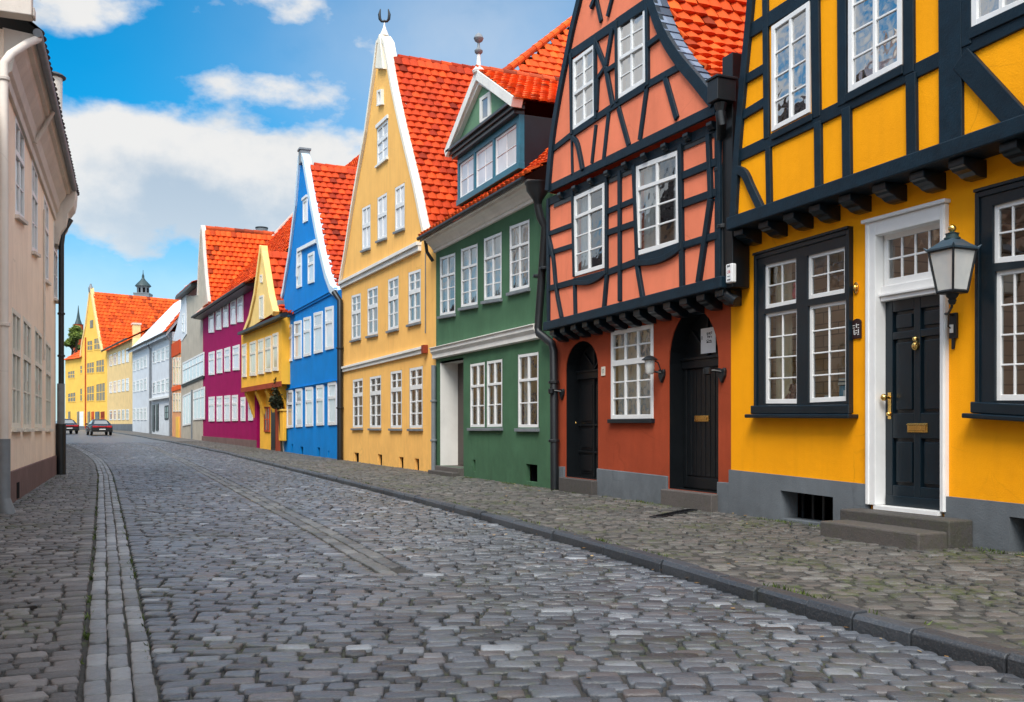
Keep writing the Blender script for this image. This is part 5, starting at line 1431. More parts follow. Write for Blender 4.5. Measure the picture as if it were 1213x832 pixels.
# houses further along on the left and nearer on the right, round the edges of the picture
def plain_house(fr, lab, grp, wall, roofm, wins, wallh, ridge, pm='plinth'):
    house(fr, 'town_house', lab, group=grp); H = fr; W = H.W; gh = []; qs = []
    n = max(2, int(W/2.6)); step = W/n
    for k in range(n):
        for z0, z1 in ((1.2, 2.8), (4.1, 5.7)):
            q = lw(step*(k+.5)-.5, step*(k+.5)+.5, z0, z1); gh.append(hole_of(q, -.04)); qs.append(q)
    facade([(0, -.5), (W, -.5), (W, wallh), (0, wallh)], gh, 0, M[wall], H.root, back=8, reveal=.12)
    for q in qs:
        s_, p_ = sash(H, H.root, q, .0, 2, 3, fr=.08, bar=.03); s_.name = 'window'; p_.build('pane', M['pane_dark'], s_)
    MB().box(0, W, -.045, .01, -.5, .45).build('plinth', M[pm], H.root)
    MB().prism_x([(.02, wallh-.5), (-.2, wallh-.3), (-.36, wallh), (-.36, wallh+.08), (.02, wallh+.08)], 0, W).build('cornice', M['fascia'], H.root)
    tile_roof(M[roofm], H.root, [(-.45, wallh+.06), (4, ridge)], 0, W, ms, course=.5, tw=.45); tile_roof(M[roofm], H.root, [(8.3, wallh+.06), (4, ridge)], 0, W, ms, course=1.2, tw=1)
    MB().add([(0.01, .0, wallh), (0.01, 8, wallh), (0.01, 4, ridge-.1), (W-.01, .0, wallh), (W-.01, 8, wallh), (W-.01, 4, ridge-.1)], [(0, 1, 2), (3, 5, 4)], .5).build('gable', M[wall], H.root)
LG = 'houses on the left side of the street'
plain_house(Frame((-2.5, 33.5), (-3.7, 72), .1), 'cream house with slate roof behind the beige left house', LG, 'pale_yellow', 'slate_roof', 0, 6.6, 10.0)
plain_house(Frame((-4.4, 73), (-9.0, 116), .3), 'grey house with slate roof farthest along the left side', LG, 'greige', 'slate_roof', 0, 6.6, 10.0)
a_ = onplane(1346)
plain_house(Frame((FACADE_X, a_[1]), (FACADE_X, -14)), 'cream house next to the orange timbered house, nearest on the right', ROW, 'stucco', 'tile_hot', 0, 7.0, 11.0)
# ================================================================== things on and by the near houses
H = OR
# street lantern on its wall bracket
LO = -.34
lxp = H.P(1128, 325, LO)[0]; zt_ = H.P(1128, 297, LO)[1]; zb_ = H.P(1128, 346, LO)[1]; wx, wz = H.P(1131, 385, 0)
t = empty('wall_lantern', H.world(wx, 0, wz), H.rz); tag(t, 'large black lantern with frosted panes on the orange wall beside the front door', 'lantern')
def rel(x, y, z): return (x-wx, y, z-wz)
c = rel(lxp, LO, 0); a1, a0 = .165*1.414, .105*1.414; R4 = math.pi/4
hgt = zt_-zb_
gb = MB(); gb.lathe([(a0*.94, zb_-wz+.02), (a1*.94, zt_-wz-.015)], (c[0], c[1], 0), 4, R4); gb.build('glass_pane', M['frost'], t)
fb = MB()
for k in range(4):
    a = R4+k*math.pi/2; fb.tube([(c[0]+a0*math.cos(a), c[1]+a0*math.sin(a), zb_-wz), (c[0]+a1*math.cos(a), c[1]+a1*math.sin(a), zt_-wz)], .013, 6)
    for rr, zz in ((a0, zb_-wz), (a1, zt_-wz)):
        b = a+math.pi/2; fb.tube([(c[0]+rr*math.cos(a), c[1]+rr*math.sin(a), zz), (c[0]+rr*math.cos(b), c[1]+rr*math.sin(b), zz)], .016, 6)
fb.lathe([(a0*1.02, zb_-wz-.02), (a0*1.04, zb_-wz), (a0*.9, zb_-wz+.012)], (c[0], c[1], 0), 4, R4)
fb.build('frame', M['iron'], t)
rf = MB(); zz = zt_-wz
rf.lathe([(a1*1.12, zz), (a1*1.14, zz+.018), (a1*.75, zz+.065), (a1*.42, zz+.118), (a1*.36, zz+.122)], (c[0], c[1], 0), 4, R4)
for k in range(4):
    a = R4+k*math.pi/2; rf.tube([(c[0]+a1*1.05*math.cos(a), c[1]+a1*1.05*math.sin(a), zz+.01), (c[0]+a1*1.22*math.cos(a), c[1]+a1*1.22*math.sin(a), zz+.045)], [.018, .004], 6)
M['lead'] = paint('blue_lead', (.05, .085, .115), .35, .3)
rf.build('roof', M['lead'], t)
tp = MB(); tp.lathe([(.085, zz+.118), (.085, zz+.135), (.065, zz+.14), (.065, zz+.175), (.075, zz+.18), (.03, zz+.195), (.02, zz+.2)], (c[0], c[1], 0), 14); tp.build('cap', M['copper'], t, smooth=True)
MB().ball((c[0], c[1], zz+.235), .042, 14).build('finial', M['brass'], t, smooth=True)
sp = MB(); sp.lathe([(.07, zb_-wz-.02), (.06, zb_-wz-.05), (.035, zb_-wz-.075), (.045, zb_-wz-.09), (.03, zb_-wz-.13), (.012, zb_-wz-.14)], (c[0], c[1], 0), 12)
sp.build('socket', M['iron'], t, smooth=True)
ar = MB(); ar.prism([(-.05, -.15), (.05, -.15), (.05, .13), (-.05, .13)], -.035, -.001); ar.prism([(-.02, -.27), (.005, -.27), (.02, -.15), (-.02, -.15)], -.03, -.002)
ar.tube([(0, -.03, .11), (0, -.14, .115), (c[0]*.5, LO*.72, .10), (c[0]*.95, LO*.98, zb_-wz-.16), (c[0], LO, zb_-wz-.10)], [.016, .014, .014, .014, .016], 8)
ar.tube([(0, -.03, -.06), (0, -.10, -.02), (c[0]*.25, LO*.5, .05), (c[0]*.5, LO*.72, .10)], .009, 7)
ar.build('bracket', M['iron'], t, bevel=.003)
fu = MB(); fu.tube([(.0, -.05, -.09), (.0, -.05, .0)], .02, 8); fu.build('fuse', M['curtain'], t)

# bell push, plaque
bx, bz = H.P(1015, 341.5)
t = empty('door_bell', H.world(bx, 0, bz), H.rz); tag(t, 'oval brass bell pull on the orange wall right of the large window', 'door bell')
m_ = MB(); 
pts = [(.045*math.cos(a*math.pi/8), .075*math.sin(a*math.pi/8)+.0) for a in range(16)]
m_.prism(pts, -.02, -.001); m_.build('back_plate', M['brass'], t, bevel=.008); MB().ball((0, -.03, -.0), .026, 10, 1.6).build('push', M['brass'], t, smooth=True)
px_, pz_ = H.P(1016, 389)
t = empty('name_plate', H.world(px_, 0, pz_), H.rz); tag(t, 'small dark arched plaque with pale lettering on the orange wall beside the front door', 'plaque')
pts = [(-.075, -.13), (.075, -.13), (.075, .07)]+[(.075*math.cos(a*math.pi/6), .07+.05*math.sin(a*math.pi/6)) for a in range(1, 6)]+[(-.075, .07)]
M['plaque'] = paint('plaque', (.03, .012, .012), .4, .2)
MB().prism(pts, -.02, -.001).build('plate', M['plaque'], t, bevel=.004)
g = MB()
for (u, v, w, h) in ((-.045, .035, .035, .009), (.0, .03, .012, .05), (.03, .04, .03, .009), (-.045, .005, .03, .009), (.035, .005, .022, .009), (-.04, -.04, .012, .055), (.0, -.03, .03, .009), (.035, -.04, .012, .055), (-.005, -.06, .04, .009), (-.03, -.075, .03, .008), (.03, -.08, .03, .008)):
    g.box(u-w/2, u+w/2, -.0225, -.02, v-h/2, v+h/2)
g.build('lettering', M['curtain'], t)

# entrance steps
t = empty('entrance_steps', H.world(dx0, 0, 0), H.rz); tag(t, 'two dark stone steps in front of the black front door of the orange house', 'steps')
su = H.P(1085, 613, -.30)[1]; s1x0, s1x1 = H.P(1026, 606, -.0)[0], H.P(1128, 612, -.3)[0]
mb = MB(); mb.box(s1x0-dx0-.02, s1x1-dx0+.05, -.40, -.05, -.15, dzb-.05); mb.build('step', M['step'], t, bevel=.018)
lz_ = H.P(1060, 650, -.78)[1]
l0, l1 = H.P(990, 632, -.45)[0], H.P(1130, 640, -.45)[0]
zl_ = .5*(H.P(1071, 643, -.78)[1]+H.P(990, 629, -.42)[1])
mb = MB(); mb.box(l0-dx0+.12, s1x1-dx0+.02, -.80, -.05, -.2, dzb-.17); mb.build('step', M['step'], t, bevel=.02)
H = RD
for A, nm in ((A1, 'grey stone doorstep of the narrow arched black door'), (A2, 'reddish stone doorstep of the wide arched black door')):
    x0, x1, z0 = A[1], A[2], A[3]
    s_ = empty('doorstep', H.world((x0+x1)/2, 0, 0), H.rz); tag(s_, nm, 'doorstep'); w = x1-x0
    MB().box(-w/2-.0, w/2+.04, -.16, .30, -.15, z0-.005).build('step', M['step'], s_, bevel=.015)
H = GR
s_ = empty('doorstep', H.world((ddx0+ddx1)/2, 0, 0), H.rz); tag(s_, 'grey stone doorstep of the white lined doorway in the green house', 'doorstep'); w = ddx1-ddx0
MB().box(-w/2-.03, w/2+.03, -.14, .5, -.15, dz0-.004).build('step', M['step'], s_, bevel=.015)
MB().box(-w/2-.06, w/2+.06, -.34, -.141, -.15, dz0*.45).build('step', M['step'], s_, bevel=.015)

# lamps on the red house
H = RD
def wall_lamp(px, pz, lab, glassy, side):
    x, z = H.P(px, pz, -.0)
    t = empty('wall_lamp', H.world(x, 0, z), H.rz); tag(t, lab, 'wall lamp', 'small black lamps on the red house wall')
    m_ = MB(); m_.prism([(-.09, .05), (-.07, .09), (0, .07), (.07, .09), (.09, .05), (.08, -.03), (0, -.14), (-.08, -.03)], -.05, -.001); m_.build('back_plate', M['iron'], t, bevel=.008)
    a_ = MB(); a_.tube([(0, -.04, .03), (side*.05, -.12, .05), (side*.10, -.20, .05)], .018, 8)
    if glassy: a_.tube([(0, -.04, .05), (0, -.10, .20), (0, -.26, .26)], .012, 8)
    a_.build('arm', M['iron'], t)
    if glassy:
        hd = MB(); hd.lathe([(.13, .235), (.14, .24), (.08, .29), (.03, .31)], (0, -.26, 0), 14); hd.build('shade', M['iron'], t, smooth=True)
        MB().lathe([(.05, .0), (.075, .03), (.085, .23)], (0, -.26, 0), 12).build('glass', M['frost'], t, smooth=True)
    else:
        hd = MB(); hd.lathe([(.03, -.02), (.06, .0), (.065, .08), (.03, .10)], (side*.10, -.22, 0), 12); hd.build('shade', M['iron'], t, smooth=True)
    return t
wall_lamp(667, 466, 'small black wall lamp left of the narrow arched door', False, -1)
wall_lamp(785.5, 444, 'black wall lamp with glass cylinder and flat hood between window and wide arched door', True, -1)
wall_lamp(857, 443, 'small black wall lamp right of the wide arched door, next to the orange house', False, -1)
x, z = H.P(715, 440)
t = empty('house_number', H.world(x, 0, z), H.rz); tag(t, 'tiny pale house number tile on the rust red wall between narrow door and window', 'house number')
MB().box(-.075, .075, -.015, -.001, -.085, .085).build('tile', M['cream'], t, bevel=.004)
g = MB(); g.box(-.03, -.018, -.0175, -.015, -.04, .04); g.box(.005, .035, -.0175, -.015, .03, .04); g.box(.026, .036, -.0174, -.015, -.04, .03); g.build('digits', M['iron'], t)
# paper notice in the fanlight
x, z = H.P(840.5, 403.5, .30)
t = empty('notice_sheet', H.world(x, .28, z), H.rz); tag(t, 'white sheet with black handwritten signs in the fanlight of the wide arched door', 'notice')
ww = (H.P(850, 403, .3)[0]-H.P(832.5, 403, .3)[0])/2; hh_ = (H.P(841, 389, .3)[1]-H.P(841, 419, .3)[1])/2
MB().box(-ww, ww, -.008, 0, -hh_, hh_).build('sheet', M['white'], t)
g = MB(); k = ww*.16
def stroke(x0, z0, x1, z1, w=.011): g.bar((x0*ww, z0*hh_), (x1*ww, z1*hh_), w, -.0105, -.008)
for s in ((-.15, .62, -.12, .42), (-.15, .60, .05, .58), (.05, .58, -.05, .44), (.15, .63, .14, .44), (.15, .55, .3, .62), (.2, .54, .32, .44), (.4, .64, .55, .63), (.4, .64, .4, .45), (.4, .54, .52, .54),
          (-.1, .36, .02, .35), (-.04, .36, -.06, .20), (.1, .34, .1, .2), (.1, .34, .25, .2), (.25, .2, .25, .35), (.38, .33, .5, .2), (-.02, .12, .0, .02),
          (-.2, .02, -.05, -.1), (-.18, -.12, .0, -.12), (.1, .0, .1, -.12), (.1, -.06, .25, -.02), (.3, -.0, .42, -.12), (.42, .0, .42, -.12), (-.2, -.17, .5, -.17)): stroke(*s)
for dx_ in (-.85, -.80): g.bar((dx_*ww, .4*hh_), (dx_*ww, .1*hh_), .006, -.0104, -.008)
g.build('writing', M['iron'], t)
# small white warning box on the corner
x, z = H.P(866, 324, -.36)
t = empty('sign_box', H.world(x, -.34, z), H.rz); tag(t, 'small white box with red marks on the dark corner between red and orange house', 'sign')
MB().box(-.075, .075, -.06, .02, -.135, .135).build('box', M['white'], t, bevel=.015)
g = MB()
for (u, v, w, h) in ((-.03, .105, .012, .03), (-.005, .105, .014, .022), (.02, .107, .012, .028), (-.005, .093, .07, .007), (.0, -.045, .06, .008), (.0, -.095, .075, .016)): g.box(u-w/2, u+w/2, -.0625, -.06, v-h/2, v+h/2)
g.build('lettering', M['iron'], t)
M['red'] = paint('red_print', (.45, .03, .03), .5, .2)
g = MB()
for (u, v, w, h) in ((-.02, .035, .03, .008), (-.012, .022, .010, .03), (-.022, .003, .034, .008), (.018, .02, .012, .045), (.03, .012, .02, .008)): g.box(u-w/2, u+w/2, -.0624, -.06, v-h/2, v+h/2)
g.build('digits', M['red'], t)

# little things in the big orange window
H = OR
def thing_at(name, x, y, z, lab, cat): t = empty(name, H.world(x, y, z), H.rz); tag(t, lab, cat); return t
def col(name, c): 
    if name not in M: M[name] = paint(name, c, .5, .15)
    return M[name]
xa, xb = bq[0][3][0], bq[0][2][0]
t = thing_at('figurine', xa+.70*(xb-xa), .12, SH1, 'small pink and dark figurine in the upper left part of the big orange house window', 'figurine')
MB().lathe([(.05, 0), (.055, .02), (.03, .06), (.035, .12)], (0, 0, 0), 12).build('base', col('dark_red', (.12, .01, .02)), t, smooth=True)
m_ = MB(); m_.lathe([(.035, .12), (.06, .17), (.045, .25), (.02, .28)], (0, 0, 0), 12); m_.ball((0, 0, .31), .042); m_.build('body', col('pink_red', (.8, .10, .12)), t, smooth=True)
xa, xb = bq[1][3][0], bq[1][2][0]
for f, s_, lab, cc in ((.62, 1.0, 'brown toy bear sitting at the foot of the lower left window light', (.14, .05, .025)), (.85, .8, 'smaller reddish toy bear right of the brown one in the window', (.25, .07, .04))):
    t = thing_at('toy_bear', xa+f*(xb-xa), .12, SH2, lab, 'toy bear'); m_ = MB()
    m_.ball((0, 0, .075*s_), .075*s_, 12, 1.05); m_.ball((0, -.01, .19*s_), .06*s_, 12)
    for e in (-1, 1):
        m_.ball((e*.045*s_, 0, .245*s_), .024*s_, 8); m_.tube([(e*.06*s_, -.02, .12*s_), (e*.10*s_, -.06, .06*s_)], [.026*s_, .022*s_], 8); m_.tube([(e*.045*s_, -.04, .03*s_), (e*.07*s_, -.13*s_, .03*s_)], [.032*s_, .028*s_], 8)
    m_.ball((0, -.06*s_, .18*s_), .026*s_, 8)
    m_.build('body', col('bear_%d' % int(f*100), cc), t, smooth=True)
xa, xb = bq[3][3][0], bq[3][2][0]
t = thing_at('storage_box', xa+.74*(xb-xa), .20, SH2, 'light blue box with white label at the lower right of the big window', 'box')
MB().box(-.13, .13, -.08, .08, 0, .20).build('body', col('box_blue', (.10, .32, .46)), t, bevel=.006); MB().box(-.05, .10, -.083, -.0801, .04, .14).build('label', M['white'], t)
t = thing_at('book', xa+.74*(xb-xa), .20, SH2+.202, 'dark grey book lying flat on the light blue box', 'book')
MB().box(-.14, .12, -.09, .09, 0, .05).build('cover', col('book_dark', (.03, .04, .06)), t, bevel=.004); MB().box(-.135, .115, -.094, -.0901, .008, .042).build('pages', M['cream'], t)
t = thing_at('book', xa+.72*(xb-xa), .20, SH2+.254, 'pale blue book on top of the dark grey book in the window', 'book')
MB().box(-.12, .10, -.085, .085, 0, .045).build('cover', col('book_blue', (.16, .30, .42)), t, bevel=.004); MB().box(-.115, .095, -.089, -.0851, .008, .037).build('pages', M['cream'], t)
t = thing_at('paper_bag', xa+.25*(xb-xa), .13, SH2, 'tiny white cup at the foot of the lower right window light', 'cup')
t.name = 'cup'
MB().lathe([(.03, 0), (.04, .01), (.045, .08), (.04, .08), (.034, .015)], (0, 0, 0), 14).build('body', M['white'], t, smooth=True)

# ================================================================== paving
def stones(name, cx, cy, w, l, rot, zt, mat, rnd=None, jit=.07, edge=.10, tilt=.012, kind='structure'):
    n = len(cx); cx, cy, w, l, rot, zt = [np.asarray(a, float) for a in (cx, cy, w, l, rot, zt)]
    base = np.array([(1, -.76), (1, .76), (.87, 1), (-.87, 1), (-1, .76), (-1, -.76), (-.87, -1), (.87, -1)])
    j = rng.normal(0, jit, (n, 8, 2)).clip(-.18, .18)
    o = base[None]+j*np.array([.7, 1.0])
    rings = []
    for sc, dz in ((1.0, -.05), (.99, -.011), (1-edge*.45, -.003), (1-edge*1.5, .0)):
        xy = o*sc*np.stack([w, l], 1)[:, None]/2
        rings.append(np.concatenate([xy, np.full((n, 8, 1), dz)], 2))
    V = np.concatenate(rings+[np.concatenate([np.zeros((n, 1, 2)), np.full((n, 1, 1), .003)], 2)], 1)
    tx = rng.normal(0, tilt, n); ty = rng.normal(0, tilt, n)
    V[:, :, 2] += (V[:, :, 0]*tx[:, None]+V[:, :, 1]*ty[:, None])*(V[:, :, 2] > -.05) + (rng.normal(0, .004, n))[:, None]
    c, s = np.cos(rot)[:, None], np.sin(rot)[:, None]
    X = V[:, :, 0]*c-V[:, :, 1]*s+cx[:, None]; Y = V[:, :, 0]*s+V[:, :, 1]*c+cy[:, None]; Z = V[:, :, 2]+zt[:, None]
    P = np.stack([X, Y, Z], 2).reshape(-1, 3)
    f = []
    for r in range(3):
        for k in range(8):
            k2 = (k+1) % 8; f.append((r*8+k, r*8+k2, (r+1)*8+k2, (r+1)*8+k))
    f4 = np.array(f); f3 = np.array([(24+k, 24+(k+1) % 8, 32) for k in range(8)])
    off = (np.arange(n)*33)[:, None, None]
    Q = (f4[None]+off).reshape(-1, 4); T = (f3[None]+off).reshape(-1, 3)
    me = bpy.data.meshes.new(name)
    me.from_pydata(P.tolist(), [], Q.tolist()+T.tolist()); me.update()
    if rnd is None: rnd = rng.random(n)
    a = me.attributes.new('rnd', 'FLOAT', 'FACE'); a.data.foreach_set('value', np.concatenate([np.repeat(rnd, 24), np.repeat(rnd, 8)]).astype(np.float32))
    me.polygons.foreach_set('use_smooth', np.ones(len(me.polygons), bool))
    me.materials.append(mat)
    ob = bpy.data.objects.new(name, me); COL.objects.link(ob); tag(ob, kind=kind)
    return ob
M['sett'] = stone_mat('road_setts', [(0, (.024, .028, .035)), (.22, (.050, .058, .073)), (.45, (.083, .097, .119)), (.66, (.120, .138, .164)), (.8, (.100, .086, .086)), (.9, (.165, .186, .214)), (1, (.26, .285, .315))], .3, (.22, .52))
M['gutter'] = stone_mat('gutter_setts', [(0, (.10, .106, .116)), (.5, (.165, .176, .19)), (1, (.27, .282, .295))], .3, (.3, .6))
M['strip'] = stone_mat('strip_setts', [(0, (.058, .062, .066)), (.5, (.105, .112, .116)), (1, (.17, .175, .175))], .3, (.35, .65))
M['walk_left'] = stone_mat('left_walk_setts', [(0, (.050, .047, .048)), (.4, (.092, .087, .088)), (.8, (.135, .122, .120)), (1, (.20, .19, .185))], .5, (.4, .75))
M['walk'] = stone_mat('walk_setts', [(0, (.034, .033, .030)), (.3, (.062, .060, .054)), (.6, (.095, .091, .083)), (.85, (.105, .088, .078)), (1, (.16, .157, .145))], .8, (.45, .8))
M['kerb'] = stone_mat('kerb_stone', [(0, (.022, .028, .037)), (1, (.050, .060, .074))], .12, (.3, .55))
M['joint'] = stone_mat('joint_soil', [(0, (.015, .014, .012)), (1, (.028, .025, .02))], .9, (.8, .95), (.045, .065, .015))

def centre(y): return interp(y, [(0, 2.42), (7, 2.5), (12, 2.66), (20, 2.8), (32, 3.0), (44, 3.2), (60, 3.1), (80, 2.2), (110, -.8)])
def fcurve(x): return -.16*x-.045*x*x
def crown(x, y): return -.10+.045*math.exp(-((x-centre(y))/1.7)**2)
YMAX = 74.
def cut(a, b, m, sd):
    n = max(1, round((b-a)/m)); q = np.abs(rng.normal(1, sd, n)).clip(.5, 1.6); q = q/q.sum()*(b-a); x = a; o = []
    for t in q: o.append((x+t/2, t)); x += t
    return o
SY0 = 8.6
cx, cy, w, l, ro, zz, rn = [[] for _ in range(7)]
r = 0; Yn = 1.2
while Yn < YMAX:
    d = random.uniform(.115, .152); Y0 = Yn+d/2; Yn += d; ph = random.random()*.6+r*.05
    yl = Y0+fcurve(0.4); ym = Y0+fcurve(2.6); yr_ = Y0+fcurve(5.2)
    lo, hi, c_ = xg(yl)+GW+.012, xk(yr_)-.012, centre(ym)
    segs = [(lo, c_-.172), (c_+.172, hi)] if ym > SY0 else [(lo, hi)]
    patch = random.gauss(0, .05)
    for a_, b_ in segs:
        for xm, ww in cut(a_, b_, .205, .2):
            y = Y0+fcurve(xm)+random.gauss(0, .007)+.035*math.sin(xm*1.9+Y0*.7)
            if y < .4: continue
            cx.append(xm); cy.append(y); w.append(ww-.016); l.append((d-.014)*random.uniform(.94, 1.0)); ro.append(math.atan(-.16-.09*xm)+random.gauss(0, .014)); zz.append(crown(xm, y)+zg(y))
            rn.append(min(1, max(0, random.gauss(.45, .25)+patch)))
    r += 1
stones('road_setts', cx, cy, w, l, ro, zz, M['sett'], np.array(rn), edge=.13, jit=.07, tilt=.025)
# lengthwise strip down the middle
cx, cy, w, l, ro, zz = [[] for _ in range(6)]
for k in range(2):
    y = SY0-.1+k*.6
    while y < YMAX:
        ll = random.uniform(.26, .42); ym = y+ll/2; x = centre(ym)+(k-.5)*.165
        cx.append(x); cy.append(ym); w.append(.148); l.append(ll-.018); ro.append(-math.atan(centre(ym+.5)-centre(ym-.5))); zz.append(crown(x, ym)+zg(ym)-.001); y += ll
stones('road_strip', cx, cy, w, l, ro, zz, M['strip'], jit=.045)
# gutter: three rows of long pale setts
cx, cy, w, l, ro, zz = [[] for _ in range(6)]
for k in range(3):
    y = .5+random.random()*.3
    while y < YMAX:
        ll = random.uniform(.22, .36); ym = y+ll/2; x = xg(ym)+.072+k*.122
        cx.append(x+random.gauss(0, .004)); cy.append(ym); w.append(.112); l.append(ll-.016); ro.append(-math.atan(xg(ym+.5)-xg(ym-.5))); zz.append(-.092+zg(ym)-(.004 if k == 1 else 0)); y += ll
stones('gutter', cx, cy, w, l, ro, zz, M['gutter'], jit=.04)
# left pavement
def xleft(y): return interp(y, [(-20, -2.15), (18.1, -2.05), (18.4, -1.45), (18.9, -1.43), (30.7, -1.09), (31.5, -1.9), (45, -2.3), (62, -3.1), (80, -4.4)])
cx, cy, w, l, ro, zz = [[] for _ in range(6)]
r = 0; d = .145
while .8+r*d < 70:
    Y0 = .8+r*d
    for xm, ww in cut(xleft(Y0)-.05, xg(Y0)-.006, .19, .2):
        y = Y0+.04*xm
        cx.append(xm); cy.append(y+random.gauss(0, .008)); w.append(ww-.020); l.append(d*random.uniform(.86, .95)); ro.append(random.gauss(.03, .035)); zz.append(-.092+zg(y)+.02*(xg(y)-xm))
    r += 1
stones('left_pavement', cx, cy, w, l, ro, zz, M['walk_left'], jit=.085, edge=.14, tilt=.02)
# right pavement
cx, cy, w, l, ro, zz = [[] for _ in range(6)]
r = 0; d = .14
while .5+r*d < YMAX+4:
    Y0 = .5+r*d
    def py_(x): return Y0-.42*(x-5)+.10*math.sin(x*1.3+Y0*.35)
    for xm, ww in cut(xk(py_(4.9))+.165, xf(py_(8.6))+.08, .19, .22):
        y = py_(xm)+random.gauss(0, .012)
        if y < YMAX:
            cx.append(xm); cy.append(y); w.append(ww-.018); l.append(d*random.uniform(.86, .96)); ro.append(-.39+random.gauss(0, .045)); zz.append(-.004+zg(y)+random.gauss(0, .003)-.02*math.exp(-((xm-xk(y)-.5)/.8)**2))
    r += 1
stones('right_pavement', cx, cy, w, l, ro, zz, M['walk'], jit=.095, edge=.15, tilt=.022)
# kerb
mb = MB(); y = 1.0
while y < 150:
    ll = random.uniform(.45, .85) if y < YMAX else 4.0
    a = Vector((xk(y+.008), y+.008, 0)); b = Vector((xk(y+ll-.008), y+ll-.008, 0)); u = (b-a).normalized(); n = Vector((u.y, -u.x, 0))
    wv = .155+random.uniform(-.012, .012); j = random.uniform(-.014, .014); z0, z1 = zg(y), zg(y+ll); t0 = random.uniform(-.011, .011)
    vs = []
    for p, z in ((a, z0), (b, z1)):
        for off, dz in ((j+.0, -.3), (j+.005, -.03), (j+.03, .006+t0), (j+wv-.012, .010+t0), (j+wv, -.01), (j+wv, -.3)):
            q = p+n*off; vs.append((q.x, q.y, z+dz))
    fs = [(i, i+1, i+7, i+6) for i in range(5)]+[(5, 4, 3, 2, 1, 0), (6, 7, 8, 9, 10, 11)]
    mb.add(vs, fs); y += ll
ob = mb.build('kerb', M['kerb'], None, bevel=.012); tag(ob, kind='structure')

# beds under the setts, carriageway beyond them
def ribbon(name, fl, fr, fz, ys, mat, nx=8):
    vs, fs = [], []
    for y in ys:
        a, b = fl(y), fr(y)
        for i in range(nx+1):
            x = a+(b-a)*i/nx; vs.append((x, y, fz(x, y)))
    m = nx+1
    for j in range(len(ys)-1):
        for i in range(nx): fs.append((j*m+i, j*m+i+1, (j+1)*m+i+1, (j+1)*m+i))
    mb = MB(); mb.add(vs, fs, .5); o = mb.build(name, mat, None, smooth=True); tag(o, kind='structure'); return o
ysn = [-20+1.5*i for i in range(int((YMAX+26)/1.5))]
ribbon('road_bed', lambda y: xg(y)-.05, lambda y: xk(y)+.1, lambda x, y: crown(x, y)+zg(y)-.026 if x > xg(y)+GW else -.092+zg(y)-.028, ysn, M['joint'], 24)
ribbon('left_pavement_bed', lambda y: -9 if y > 32 else -3.0, lambda y: xg(y)-.04, lambda x, y: -.092+zg(y)-.022+min(.03, .02*(xg(y)-x)), ysn, M['joint'])
ribbon('right_pavement_bed', lambda y: xk(y)+.11, lambda y: xf(y)+.4, lambda x, y: zg(y)-.030, ysn, M['joint'])
ysf = [YMAX-2+3*i for i in range(60)]
M['road_far'] = stone_mat('far_setts', [(0, (.09, .10, .118)), (.5, (.105, .118, .138)), (1, (.125, .138, .16))], 0, (.3, .55))
ribbon('road', lambda y: xg(y)-.02, lambda y: xk(y)+.05, lambda x, y: crown(x, y)+zg(y)+.002, ysf, M['road_far'], 10)
M['walk_far'] = stone_mat('far_walk', [(0, (.10, .09, .08)), (.5, (.12, .11, .10)), (1, (.14, .13, .12))], .2, (.5, .8))
ribbon('pavement', lambda y: xk(y)+.13, lambda y: xf(y)+.4, lambda x, y: zg(y)+.001, ysf, M['walk_far'])
ribbon('left_pavement_far', lambda y: xg(y)-30, lambda y: xg(y)-.03, lambda x, y: -.09+zg(y), [68+3*i for i in range(61)], M['walk_far'])
M['earth'] = stone_mat('earth', [(0, (.08, .075, .06)), (1, (.10, .09, .075))], .5, (.8, .95))
gx = [-1500, -300, -80, -30, -12, 0, 9.2, 12, 30, 80, 300, 1500]; gy = [-400, -60, -20]+[20*i for i in range(0, 16)]+[400, 800, 2500]
vs = [(x, y, zg(y)-.45) for y in gy for x in gx]; m = len(gx)
mb = MB(); mb.add(vs, [(j*m+i, j*m+i+1, (j+1)*m+i+1, (j+1)*m+i) for j in range(len(gy)-1) for i in range(m-1)], .5); tag(mb.build('ground', M['earth'], None), kind='structure')

# iron cover in the pavement, fallen leaves
a = (FACADE_X-1.45, 12.9)
d_ = sight(800, 608); tt = -EYE/d_.z; gp = d_*tt
t = empty('drain_cover', (gp.x, gp.y, .0), .62); tag(t, 'narrow dark iron drain cover set in the pavement before the wide arched door', 'drain cover')
MB().box(-.75, .75, -.10, .10, -.03, .009).build('frame', M['iron'], t, bevel=.004); mb = MB()
for k in range(14): mb.box(-.68+k*.1, -.63+k*.1, -.07, .07, .0091, .013)
mb.build('slot', M['void'], t)
M['dead_leaf'] = leaf_mat('dead_leaf', (.22, .12, .04), (.42, .30, .14))
mb = MB()
for _ in range(260):
    y = random.uniform(3.5, 22); x = random.choice((xk(y)-abs(random.gauss(0, .35)), random.uniform(.6, FACADE_X-.1), xf(y)-abs(random.gauss(0, .3))))
    z = (crown(x, y)+.004 if x < xk(y) else .004)+.008; s = random.uniform(.012, .032); a = random.random()*6.28; t1 = random.uniform(-.3, .3)
    u = Vector((math.cos(a), math.sin(a), t1*.3))*s; v = Vector((-math.sin(a), math.cos(a), t1))*s*.6; p = Vector((x, y, z))
    mb.add([p-u, p-v, p+u, p+v], [(0, 1, 2, 3)])
tag(mb.build('fallen_leaves', M['dead_leaf'], None), 'small dry fallen leaves scattered on road and pavement', 'leaves', kind='stuff')
M['weed'] = leaf_mat('weeds', (.045, .075, .012), (.11, .15, .03))
mb = MB()
